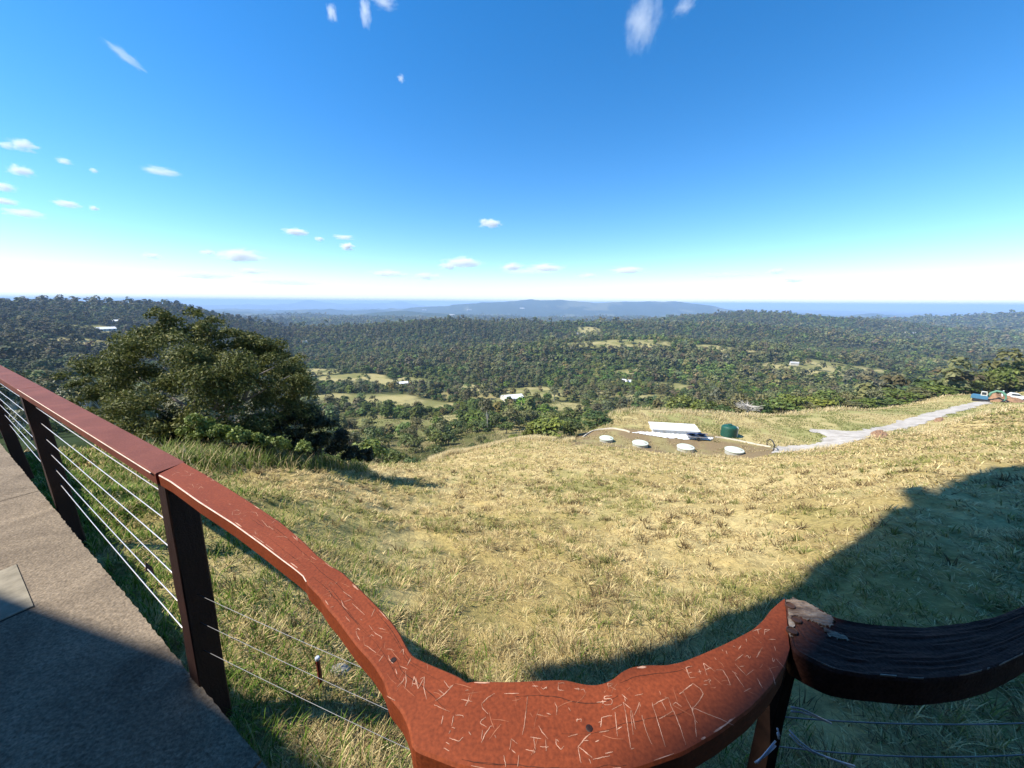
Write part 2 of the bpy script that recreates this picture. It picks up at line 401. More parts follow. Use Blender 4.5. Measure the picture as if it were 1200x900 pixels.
STRAW = np.array([.38, .29, .115]); STRAW2 = np.array([.50, .395, .18]); GREEN = np.array([.20, .20, .058]); LUSH = np.array([.085, .16, .018])
FLOOR = np.array([.030, .045, .014]); PAST = np.array([.185, .18, .064]); PASTDRY = np.array([.33, .285, .125]); SOIL = np.array([.21, .155, .085])
def greenness(x, y):
    """how green the mown field's grass is at a place"""
    d = np.hypot(x, y)
    g = .75 * sstep(.54, .78, fbm(x / 2.6, y / 2.6, 41, 4)) * .8 + sstep(.5, .7, fbm(x / 9, y / 9, 43, 3)) * .35
    sd = slab_dist(x, y)
    left = (1 - sstep(.35, 1.5, sd)) * (1 - sstep(-1.9, -.9, x))
    return np.clip(np.maximum(g, left), 0, 1), left
def mixc(a, b, t): return a * (1 - t[:, None]) + b * t[:, None]
def field_col(x, y):
    g, left = greenness(x, y)
    s = sstep(.35, .65, fbm(x / 1.4, y / 3.1, 45, 3))
    c = mixc(STRAW[None, :], STRAW2[None, :], s)
    c = mixc(c, GREEN[None, :], g * .75)
    return mixc(c, LUSH[None, :], left * .85)

PAD = [hit(px, py)[:2] for px, py in [(668, 522), (676, 508), (700, 503), (735, 503), (790, 506), (845, 511), (905, 524), (910, 533), (884, 537), (830, 534.5), (780, 531), (735, 526), (700, 521.5)]]
ROAD = [hit(px, py)[:2] for px, py in [(1159, 469), (1130, 474), (1107, 480), (1093, 483), (1057, 493), (1025, 502), (1000, 505.5), (946, 502.3), (944, 504), (960, 508), (967, 513), (962, 519), (940, 522), (905, 523.3), (907, 531.7), (927, 530), (957, 526.7), (987, 521.7), (1007, 516.7), (1047, 504), (1087, 496), (1110, 486), (1135, 479.5), (1160, 473)]]
def in_poly(x, y, P):
    c = np.zeros(x.shape, dtype=bool); n = len(P)
    for i in range(n):
        x1, y1 = P[i]; x2, y2 = P[(i + 1) % n]
        k = ((y1 > y) != (y2 > y)) & (x < (x2 - x1) * (y - y1) / (y2 - y1 + 1e-12) + x1)
        c ^= k
    return c

def cover(x, y):
    d = np.hypot(x, y); az = np.degrees(np.arctan2(x, y))
    cr = crest(az); be = np.maximum(bench(az), cr)
    c = np.repeat(FLOOR[None, :], len(x), 0)
    n = fbm(x / 18, y / 18, 51, 4)
    scrub = mixc(PAST[None, :] * .62, PASTDRY[None, :] * .75, sstep(.52, .7, n))
    c = mixc(c, scrub, 1 - sstep(330, 480, d + 80 * (fbm(x / 70, y / 70, 52, 3) - .5) - 60 * sstep(-20, 0, az) * (1 - sstep(20, 30, az))) * np.ones_like(d))
    left = (1 - sstep(-30, -24, az))
    c = mixc(c, FLOOR[None, :], left)
    # far country: woods with paler farmland patches and bare ridges
    f = sstep(1800, 5000, d)
    c = mixc(c, np.array([[.030, .045, .017]]), f)
    far_n = fbm(x / 520, y / 520, 55, 5)
    c = mixc(c, np.array([[.16, .16, .085]]), f * sstep(.60, .68, far_n) * .6)
    cm = clear_mask(x, y)
    past = mixc(PAST[None, :], PASTDRY[None, :], sstep(.35, .65, fbm(x / 25, y / 25, 57, 3)))
    c = mixc(c, past, cm)
    inb = (d < be).astype(float)
    bench_c = mixc(np.array([[.27, .26, .10]]), np.array([[.40, .33, .15]]), sstep(.35, .6, fbm(x / 9, y / 9, 58, 3)))
    c = mixc(c, bench_c, inb)
    c = mixc(c, field_col(x, y), (d < cr + 1.5 * (vnoise(x, y, 3) - .5)).astype(float))
    ip = in_poly(x + 1.5 * (vnoise(x / 2, y / 2, 8) - .5), y + 1.5 * (vnoise(x / 2, y / 2, 9) - .5), PAD)
    soil = mixc(SOIL[None, :], np.array([[.26, .22, .10]]), sstep(.42, .62, fbm(x / 3.5, y / 3.5, 61, 4)))
    c[ip] = soil[ip]
    return c

# ------------------------------------------------------------------ the ground, one sheet to the horizon
def build_ground():
    azs = np.concatenate([np.arange(-180, -72, 4.0), np.arange(-72, 72, .22), np.arange(72, 180, 4.0)])
    rs = np.concatenate([[0.02, .3], np.geomspace(.55, 130, 250)[:-1], np.geomspace(130, 3000, 200)[:-1], np.geomspace(3000, 46000, 110)])
    A, R = np.meshgrid(np.radians(azs), rs, indexing='ij')
    x = (R * np.sin(A)).ravel(); y = (R * np.cos(A)).ravel()
    z = H(x, y)
    na, nr = A.shape
    i = np.arange(na)[:, None]; j = np.arange(nr - 1)[None, :]; i2 = (i + 1) % na
    F = np.stack([i * nr + j, i2 * nr + j, i2 * nr + j + 1, i * nr + j + 1], -1).reshape(-1, 4)[:, ::-1]
    m, nt, b = newmat('hillside')
    m = mat_attr('hillside', .95, nscale=9.0, namp=.45, spec=.05, bump=.9, bscale=14.0, bdist=.06)
    N, L = m.node_tree.nodes, m.node_tree.links
    o = mk('ground', np.stack([x, y, z], 1), F, m, smooth=True, col=cover(x, y))
    tag(o, 'grassy hillside falling away into a wide wooded valley', 'ground', kind='structure')
build_ground()
# ------------------------------------------------------------------ concrete path
def mat_concrete():
    m, nt, b = newmat('rough_concrete'); N, L = nt.nodes, nt.links
    tc = N.new('ShaderNodeTexCoord')
    n1 = N.new('ShaderNodeTexNoise'); n1.inputs['Scale'].default_value = 2.2; n1.inputs['Detail'].default_value = 8; n1.inputs['Roughness'].default_value = .7
    n2 = N.new('ShaderNodeTexNoise'); n2.inputs['Scale'].default_value = 55; n2.inputs['Detail'].default_value = 6; n2.inputs['Roughness'].default_value = .8
    vo = N.new('ShaderNodeTexVoronoi'); vo.inputs['Scale'].default_value = 70
    for n in (n1, n2, vo): L.new(tc.outputs['Object'], n.inputs['Vector'])
    c1 = N.new('ShaderNodeValToRGB'); e = c1.color_ramp.elements
    e[0].position = .3; e[0].color = (.15, .120, .088, 1); e[1].position = .72; e[1].color = (.34, .28, .205, 1)
    L.new(n1.outputs['Fac'], c1.inputs['Fac'])
    n1.inputs['Distortion'].default_value = 1.2
    c2 = N.new('ShaderNodeValToRGB'); e = c2.color_ramp.elements
    e[0].position = .32; e[0].color = (.35, .33, .31, 1); e[1].position = .68; e[1].color = (1.25, 1.22, 1.2, 1)
    L.new(n2.outputs['Fac'], c2.inputs['Fac'])
    mx = N.new('ShaderNodeMix'); mx.data_type = 'RGBA'; mx.blend_type = 'MULTIPLY'; mx.inputs[0].default_value = 1
    L.new(c1.outputs['Color'], mx.inputs[6]); L.new(c2.outputs['Color'], mx.inputs[7])
    L.new(mx.outputs[2], b.inputs['Base Color']); b.inputs['Roughness'].default_value = .9; b.inputs['Specular IOR Level'].default_value = .2
    ad = N.new('ShaderNodeMath'); ad.operation = 'ADD'
    L.new(n2.outputs['Fac'], ad.inputs[0]); L.new(vo.outputs['Distance'], ad.inputs[1])
    bp = N.new('ShaderNodeBump'); bp.inputs['Strength'].default_value = .55; bp.inputs['Distance'].default_value = .008
    L.new(ad.outputs[0], bp.inputs['Height']); L.new(bp.outputs['Normal'], b.inputs['Normal'])
    return m
M_CONC = mat_concrete()
mb = MB()
# slabs of the path, with open joints between them
edge = lambda t: np.array([-.94, 1.03]) + t * np.array([-13.06, 7.68]) / 15.15          # t metres along the outer edge
nrm = -np.array([3.17, 5.39]) / math.hypot(3.17, 5.39)
def wob(p, q, n, amp, seed):
    r = np.random.default_rng(seed); t = np.linspace(0, 1, n)
    P = np.array([p + (q - p) * k for k in t]); d = (q - p) / np.linalg.norm(q - p); nn = np.array([-d[1], d[0]])
    return P + nn * (r.normal(0, amp, n) * np.sin(np.pi * t) ** .2)[:, None]
cuts = [0.0, 3.9, 9.4, 15.0]
for k in range(3):
    a, b_ = cuts[k] + .006, cuts[k + 1] - .006
    for (v0, v1) in ((0, 2.05), (2.06, 6.5)):
        out = wob(edge(a) + nrm * v0, edge(b_) + nrm * v0, 160, .0028 if v0 == 0 else .001, 10 + k)
        inn = np.array([edge(b_) + nrm * v1, edge(a) + nrm * v1])
        mb.prism([tuple(p) for p in np.concatenate([out, inn])], -.30, 0.0)
P0 = edge(0) - .004 * np.array([-13.06, 7.68]) / 15.15
mb.prism([tuple(P0), tuple(P0 + nrm * 6.4), (-1.2, -6.2), (4.5, -6.2), (4.5, .15), (.15, .36)], -.30, -.002)
o = mb.build('path', M_CONC)
tag(o, 'rough grey concrete footpath beside the cable railing', 'path', kind='structure')

# a small square cover let into the path
cq = [on_plane(x, y, 0)[:2] for x, y in [(20, 661), (41, 711), (-28, 742), (-46, 688)]]
cc_ = np.mean(cq, 0); cv = thing('access_cover', 'small square concrete cover let into the footpath', 'cover', (*cc_, 0))
m = MB(); m.prism([tuple(cc_ + (q - cc_) * 1.0) for q in cq][::-1], -.02, .0015); m.build('joint', mat_plain('joint_dirt', (.03, .026, .022), .95), cv)
m = MB(); m.prism([tuple(cc_ + (q - cc_) * .965) for q in cq][::-1], -.02, .006); m.build('slab', mat_noise('cover_concrete', (.17, .15, .11), (.30, .265, .20), 9, .9, bump=.4, bscale=60, bdist=.004), cv)

# ------------------------------------------------------------------ the railing
def mat_paint(name, c1, c2, rough, grain=(3, 60, 60), bump=.25, spec=.5):
    m, nt, b = newmat(name); N, L = nt.nodes, nt.links
    tc = N.new('ShaderNodeTexCoord')
    n1 = N.new('ShaderNodeTexNoise'); n1.inputs['Scale'].default_value = 5; n1.inputs['Detail'].default_value = 9; n1.inputs['Roughness'].default_value = .7
    L.new(tc.outputs['Object'], n1.inputs['Vector'])
    cr = N.new('ShaderNodeValToRGB'); e = cr.color_ramp.elements
    e[0].position = .3; e[0].color = (*c1, 1); e[1].position = .7; e[1].color = (*c2, 1)
    L.new(n1.outputs['Fac'], cr.inputs['Fac'])
    n3 = N.new('ShaderNodeTexNoise'); n3.inputs['Scale'].default_value = 160; n3.inputs['Detail'].default_value = 4
    L.new(tc.outputs['Object'], n3.inputs['Vector'])
    mr = N.new('ShaderNodeMapRange'); mr.inputs[1].default_value = .3; mr.inputs[2].default_value = .7; mr.inputs[3].default_value = .72; mr.inputs[4].default_value = 1.18
    L.new(n3.outputs['Fac'], mr.inputs[0])
    vm = N.new('ShaderNodeVectorMath'); vm.operation = 'SCALE'; L.new(cr.outputs['Color'], vm.inputs[0]); L.new(mr.outputs[0], vm.inputs['Scale'])
    L.new(vm.outputs[0], b.inputs['Base Color'])
    mp = N.new('ShaderNodeMapping'); mp.inputs['Scale'].default_value = grain; mp.inputs['Rotation'].default_value = (0, 0, math.radians(31))
    L.new(tc.outputs['Object'], mp.inputs['Vector'])
    n2 = N.new('ShaderNodeTexNoise'); n2.inputs['Scale'].default_value = 1; n2.inputs['Detail'].default_value = 8; L.new(mp.outputs['Vector'], n2.inputs['Vector'])
    ad = N.new('ShaderNodeMath'); ad.operation = 'ADD'; L.new(n2.outputs['Fac'], ad.inputs[0]); L.new(n3.outputs['Fac'], ad.inputs[1])
    bp = N.new('ShaderNodeBump'); bp.inputs['Strength'].default_value = bump; bp.inputs['Distance'].default_value = .004
    L.new(ad.outputs[0], bp.inputs['Height']); L.new(bp.outputs['Normal'], b.inputs['Normal'])
    b.inputs['Roughness'].default_value = rough; b.inputs['Specular IOR Level'].default_value = spec
    return m
M_RED = mat_paint('red_brown_paint', (.165, .034, .0105), (.225, .050, .0165), .62, spec=.22, bump=.05)
M_PLUM = mat_paint('old_purple_paint', (.13, .040, .026), (.21, .070, .048), .62, spec=.14)
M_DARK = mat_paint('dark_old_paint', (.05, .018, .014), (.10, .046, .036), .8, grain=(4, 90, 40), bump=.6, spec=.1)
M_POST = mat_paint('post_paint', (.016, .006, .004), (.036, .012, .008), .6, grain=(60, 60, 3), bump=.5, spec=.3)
M_EDGE = mat_noise('edge_highlight_tone', (.55, .40, .33), (.75, .62, .54), 30, .7)  # pale tone standing in for light caught on the rail edge
M_BARE = mat_noise('weathered_wood', (.07, .045, .035), (.50, .42, .33), 14, .85, bump=.6, c3=(.26, .19, .14), stretch=(1, 3, 1))
M_WIRE = mat_plain('galvanised_wire', (.70, .66, .66), .35, 0.6, .5, .08)
M_BOLT = mat_plain('rusty_bolt', (.10, .055, .04), .6, .4)

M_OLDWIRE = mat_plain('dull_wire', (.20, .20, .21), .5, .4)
ZR = 1.0
rail_root = thing('railing', 'red brown timber railing with carved names, stretched wires and dark posts', 'railing', (0, 0.4, 0))

def resample(P, n):
    P = np.asarray(P, dtype=float); d = np.concatenate([[0], np.cumsum(np.linalg.norm(np.diff(P, axis=0), axis=1))])
    t = np.linspace(0, d[-1], n)
    return np.stack([np.interp(t, d, P[:, k]) for k in range(P.shape[1])], 1)
def smooth_poly(P, k=2):
    P = P.copy()
    for _ in range(k):
        P[1:-1] = .25 * P[:-2] + .5 * P[1:-1] + .25 * P[2:]
    return P
def beam(name, outer, inner, thick, mat, label=None, n=150, sm=2, cham=.004, nrow=6, wavy=None, edge_mat=None):
    """a timber whose top face lies between two edge lines; chamfered arrises"""
    O = smooth_poly(resample(outer, n), sm); I = smooth_poly(resample(inner, n), sm)
    prof = [(0, -thick), (0, -cham), (cham, 0)] + [None] * nrow + [(-cham, 0), (0, -cham), (0, -thick)]
    W = np.linalg.norm(O - I, axis=1)
    rows = []
    rows.append((np.zeros(n), -thick)); rows.append((np.zeros(n), -cham)); rows.append((cham / W, 0.0))
    for k in range(1, nrow): rows.append((cham / W + (1 - 2 * cham / W) * k / nrow, 0.0))
    rows.append((1 - cham / W, 0.0)); rows.append((np.ones(n), -cham)); rows.append((np.ones(n), -thick))
    V = []
    for f, dz in rows:
        p = I + (O - I) * f[:, None]
        zz = np.full(n, ZR + dz)
        if wavy is not None: zz = zz + wavy(p[:, 0], p[:, 1], f, dz)
        V.append(np.column_stack([p, zz]))
    V = np.concatenate(V); m = len(rows); F = []
    for r in range(m):
        r2 = (r + 1) % m
        a = np.arange(n - 1)
        F.append(np.stack([r * n + a, r * n + a + 1, r2 * n + a + 1, r2 * n + a], 1))
    F = [np.concatenate(F), np.array([[r * n for r in range(m)]]), np.array([[r * n + n - 1 for r in range(m)][::-1]])]
    o = mk(name, V, F, mat, rail_root)
    if label: o['label'] = label
    return o, O, I

def wp(L): return np.array([on_plane(x, y, ZR)[:2] for x, y in L])
# curved middle rail
C_OUT = [(215.5, 541.5), (240, 555), (270, 573), (300, 592), (330, 612), (355, 633), (372, 650), (388, 662), (402, 670), (423, 690), (437, 704), (450, 717), (462, 731), (470, 743), (477, 757), (484, 768), (497, 774), (511, 780), (528, 787), (541, 793), (546, 797), (547.3, 801), (549.5, 796.5), (565, 797), (600, 797.5), (640, 795.5), (663, 795), (678, 799), (693, 801.5), (707, 800), (720, 793.5), (728, 786), (740, 780), (760, 777.5), (780, 778), (800, 774), (825, 764), (850, 753), (868, 744), (883, 736), (895, 725), (903, 714), (913, 705), (919.5, 700)]
C_IN = [(185.5, 556), (200, 564), (233, 587.5), (273, 613), (307, 637.5), (330, 655), (345, 666), (357, 676), (360, 684), (375, 699), (383, 712), (394, 724), (405, 739), (417, 755), (436, 776), (449, 796), (455, 815), (471, 834), (480, 855), (482, 874), (488, 880), (504, 886), (537, 899), (580, 908), (630, 913), (690, 912), (745, 903), (800, 884), (843, 859), (880, 831), (905, 804), (920, 780), (925.5, 762)]
railC, OC, IC = beam('handrail', wp(C_OUT), wp(C_IN), .05, M_RED, 'red brown curving handrail top covered in carved names and scratches', n=260, sm=1)
# the two straight rails running off along the path
j1o, j1i = wp([(215, 541)])[0], wp([(185, 555.5)])[0]
j2o, j2i = wp([(42, 452.5)])[0], wp([(28, 456.5)])[0]
dB = (j2o + j2i - j1o - j1i); dB /= np.linalg.norm(dB); nB = np.array([-dB[1], dB[0]])
if np.dot(nB, j1o - j1i) < 0: nB = -nB
wB = .125
c1 = (j1o + j1i) / 2; c2 = (j2o + j2i) / 2
h = nB * wB / 2
beam('handrail', [c1 + h + dB * .004 + (j1o - c1 - h) * .6, c2 + h - dB * .003], [c1 - h + dB * .004 + (j1i - c1 + h) * .6, c2 - h - dB * .003], .05, M_PLUM, 'faded purple brown straight handrail section between two posts', n=40, sm=0)
beam('handrail', [c2 + h + dB * .004, c2 + h + dB * 3.4], [c2 - h + dB * .004, c2 - h + dB * 3.4], .05, M_PLUM, 'faded purple brown handrail section furthest along the path', n=40, sm=0)
# the dark weathered rail in the shade
D_OUT = [(921, 700.5), (942, 704), (960, 713), (977, 723), (1000, 727.5), (1030, 731), (1060, 733), (1083, 734), (1110, 731.5), (1133, 728.5), (1167, 722), (1200, 709), (1240, 690), (1290, 660), (1360, 600)]
D_IN = [(922, 722), (925, 742), (929, 762), (953, 775), (977, 786), (1007, 791), (1041, 794), (1060, 796), (1083, 797.5), (1110, 795), (1133, 792), (1167, 783), (1200, 767), (1240, 741), (1290, 705), (1360, 640)]
def dwave(x, y, f, dz):
    return (fbm(x * 14, y * 14, 77, 4) - .5) * .006 * (f > .02) * (f < .98) + (fbm(f * 34 + 3 * fbm(x * 5, y * 5, 79, 2), x * 3.5, 78, 4) - .5) * .007 * (f > .02) * (f < .98)
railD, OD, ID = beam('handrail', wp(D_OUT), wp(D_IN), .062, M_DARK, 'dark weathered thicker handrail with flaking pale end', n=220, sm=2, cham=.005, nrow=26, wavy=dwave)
# bare pale wood at its end and along the worn arris
def strip(name, pts_px, wd, mat, parent, z=ZR + .0012, h=.0012, loc=None):
    P = wp(pts_px); return P
def patch(poly_px, z, mat, name, parent, hgt=.004, jag=.0, seed=1):
    P = wp(poly_px); r = np.random.default_rng(seed)
    Q = []
    for i in range(len(P)):
        a, b = P[i], P[(i + 1) % len(P)]
        for t in np.linspace(0, 1, 8, endpoint=False): Q.append(a + (b - a) * t + r.normal(0, jag, 2))
    m = MB(); m.prism([tuple(q) for q in Q], z - .003, z); return m.build(name, mat, parent)
patch([(923, 702), (941, 705), (958, 714), (975, 724), (978, 730), (970, 735), (958, 731), (947, 728), (936, 723), (930, 722), (930, 745), (927, 748), (924, 722)], ZR + .0032, M_BARE, 'bare_wood_patch', railD, jag=.0022, seed=3)
patch([(962, 735), (972, 739), (988, 745), (997, 752), (984, 751), (971, 745)], ZR + .003, M_BARE, 'bare_wood_patch', railD, jag=.002, seed=4)
m = MB(); r_ = np.random.default_rng(5)
M_FLAKE = mat_noise('flaked_wood', (.22, .15, .12), (.50, .38, .31), 30, .8)
for a in range(8, 196, 5):
    if r_.random() < .55:
        k = a + r_.integers(0, 4); L_ = int(r_.integers(2, 9))
        seg = ID[k:k + L_]; no_ = (OD[k] - ID[k]) / np.linalg.norm(OD[k] - ID[k])
        w0 = r_.uniform(.0012, .004)
        q = [tuple(p + no_ * .004) for p in seg] + [tuple(p + no_ * (.004 + w0 * r_.uniform(.5, 1))) for p in seg[::-1]]
        m = MB(); m.prism(q, ZR - .004, ZR + .0028); m.build('paint_flake', M_FLAKE, railD)
# highlight put in as pale tubes along the inner edge of the straight and red rails
m = MB()
def arris(a, b, seg, r0=.0022):
    P = [a + (b - a) * t for t in np.linspace(0, 1, seg)]
    m.tube([(p[0], p[1], ZR - .001) for p in P], r0, 5)
m9 = MB(); m9.tube([(*(c1 - h + dB * .01), ZR - .001), (*(c2 - h - dB * .01), ZR - .001)], .0024, 5); m9.build('edge_highlight', M_EDGE, rail_root)
m.tube([(p[0], p[1], ZR - .002) for p in IC[1:120:3]], list(np.linspace(.0027, .0012, 40)), 5)
m.build('edge_highlight', M_EDGE, railC)

# posts
def post(base_c, top_c, wd, z0, z1, mat, dirv, name='post', label=None, n=10, jag=0):
    dirv = dirv / np.linalg.norm(dirv); nv = np.array([-dirv[1], dirv[0]]); V = []
    r = np.random.default_rng(int(abs(base_c[0]) * 1000) + 3)
    corners = [(-1, -.9), (-.9, -1), (.9, -1), (1, -.9), (1, .9), (.9, 1), (-.9, 1), (-1, .9)]
    for i in range(n):
        t = i / (n - 1); c = base_c * (1 - t) + top_c * t
        for a, b in corners:
            p = c + dirv * a * wd / 2 + nv * b * wd / 2 + r.normal(0, .0009 + jag, 2)
            V.append((*p, z0 + (z1 - z0) * t))
    F = []
    for i in range(n - 1):
        for k in range(8):
            k2 = (k + 1) % 8; F.append((i * 8 + k, i * 8 + k2, (i + 1) * 8 + k2, (i + 1) * 8 + k))
    m = MB(); m.add(V, F + [tuple(range(8))[::-1], tuple((n - 1) * 8 + k for k in range(8))])
    o = m.build(name, mat, rail_root)
    if label: o['label'] = label
    return o
b1 = on_plane(240, 797, 0)[:2]; t1 = on_plane(206, 562, ZR - .05)[:2]
post(b1, t1 - nB * .0, .10, -.5, ZR - .052, M_POST, dB)
b2 = on_plane(76, 586, 0)[:2]; t2 = on_plane(35, 461, ZR - .05)[:2]
post(b2, t2, .10, -.5, ZR - .052, M_POST, dB)
b3 = b2 + (b2 - b1); t3 = t2 + (t2 - t1)
post(b3, t3, .10, -.6, ZR - .052, M_POST, dB)
t4 = on_plane(920, 762, ZR - .06)[:2]; b4 = t4 + np.array([.006, .004])
post(b4, t4, .036, -.8, ZR - .063, mat_noise('shade_dark_post', (.010, .006, .005), (.022, .012, .009), 20, .95, spec=.05), np.array([1, .3]), jag=.002, label='dark splintered post under the end of the curved handrail')  # post colour set near black to imitate shade on it

# wires
def wire(p, q, sag=0.0, rad=.0026, n=12, mat=None, label=None):
    p = np.array(p); q = np.array(q); m = MB()
    m.tube([p + (q - p) * t - np.array([0, 0, sag * 4 * t * (1 - t)]) for t in np.linspace(0, 1, n)], rad, 6)
    o = m.build('wire', mat or M_WIRE, rail_root, smooth=True)
    if label: o['label'] = label
def axis(b, t, z): return np.array([*(b + (t - b) * z / 0.95), z])
for k in range(6):
    z = .845 - .137 * k
    A, B, C_ = axis(b3, t3, z), axis(b2, t2, z), axis(b1, t1, z)
    off = np.array([*(nB * -.0), 0])
    wire(A, B, .004); wire(B, C_, .004 if k < 4 else .012)
    D_ = np.array([*(b4 + (t4 - b4) * (z / .95)), z - .06])
    if k in (3, 4, 5): wire(C_, D_, .02, .0012, 12, M_OLDWIRE)
def z_for(p, py):
    zs = np.linspace(-1, 1, 400); return float(zs[np.argmin([abs(project((p[0], p[1], z))[1] - py) for z in zs])])
u5 = on_plane(1200, 840, .45)[:2]; t5 = u5 + (u5 - t4) * .6; post(t5, t5, .10, -1.2, ZR - .064, M_POST, np.array([1, .6]))
v5 = on_plane(1200, 872, .25)[:2]
dm = on_plane(1205, 745, ZR)[:2]; ds = on_plane(985, 760, ZR)[:2]
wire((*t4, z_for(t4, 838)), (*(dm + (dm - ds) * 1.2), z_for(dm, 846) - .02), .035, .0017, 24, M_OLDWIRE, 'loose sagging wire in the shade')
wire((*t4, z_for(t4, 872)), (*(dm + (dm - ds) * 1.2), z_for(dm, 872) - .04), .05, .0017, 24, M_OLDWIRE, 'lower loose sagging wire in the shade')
# frayed wire ties round the short post
M_TIE = mat_plain('pale_frayed_wire', (.50, .54, .64), .45, .2)
def tie(px_pts, zs, label):
    m = MB()
    P = [on_plane(x, y, z) for (x, y), z in zip(px_pts, zs)]
    for s in (-1, 1):
        m.tube([p + np.array([.0014 * s, .0028 * s * math.cos(i), .002 * s]) for i, p in enumerate(P)], .0018, 6)
    o = m.build('wire_tie', M_TIE, rail_root, smooth=True); o['label'] = label
tie([(927, 831), (940, 833), (955, 839), (972, 847)], [.87, .87, .86, .85], 'upper pale twisted wire end tied to the short post')
tie([(925, 858), (936, 870), (950, 880), (968, 887), (985, 893), (1001, 899)], [.82, .81, .80, .79, .78, .77], 'lower pale twisted wire running from the short post')
tie([(909, 871), (899, 882), (886, 894)], [.80, .79, .78], 'short pale twisted wire end beside the short post')
tie([(911, 856), (913, 864)], [.84, .83], 'pale wire knot on the short post')
# bolts on the dark rail's end
for px, py in ((925.5, 711.5), (932.5, 728), (927.5, 741)):
    p = on_plane(px, py, ZR); m = MB()
    m.lathe((p[0], p[1], ZR + .004), [(.010, -.004), (.010, .0025), (.0085, .003), (.0075, .0008), (.004, .0008)], 14)
    m.build('bolt', M_BOLT, railD)

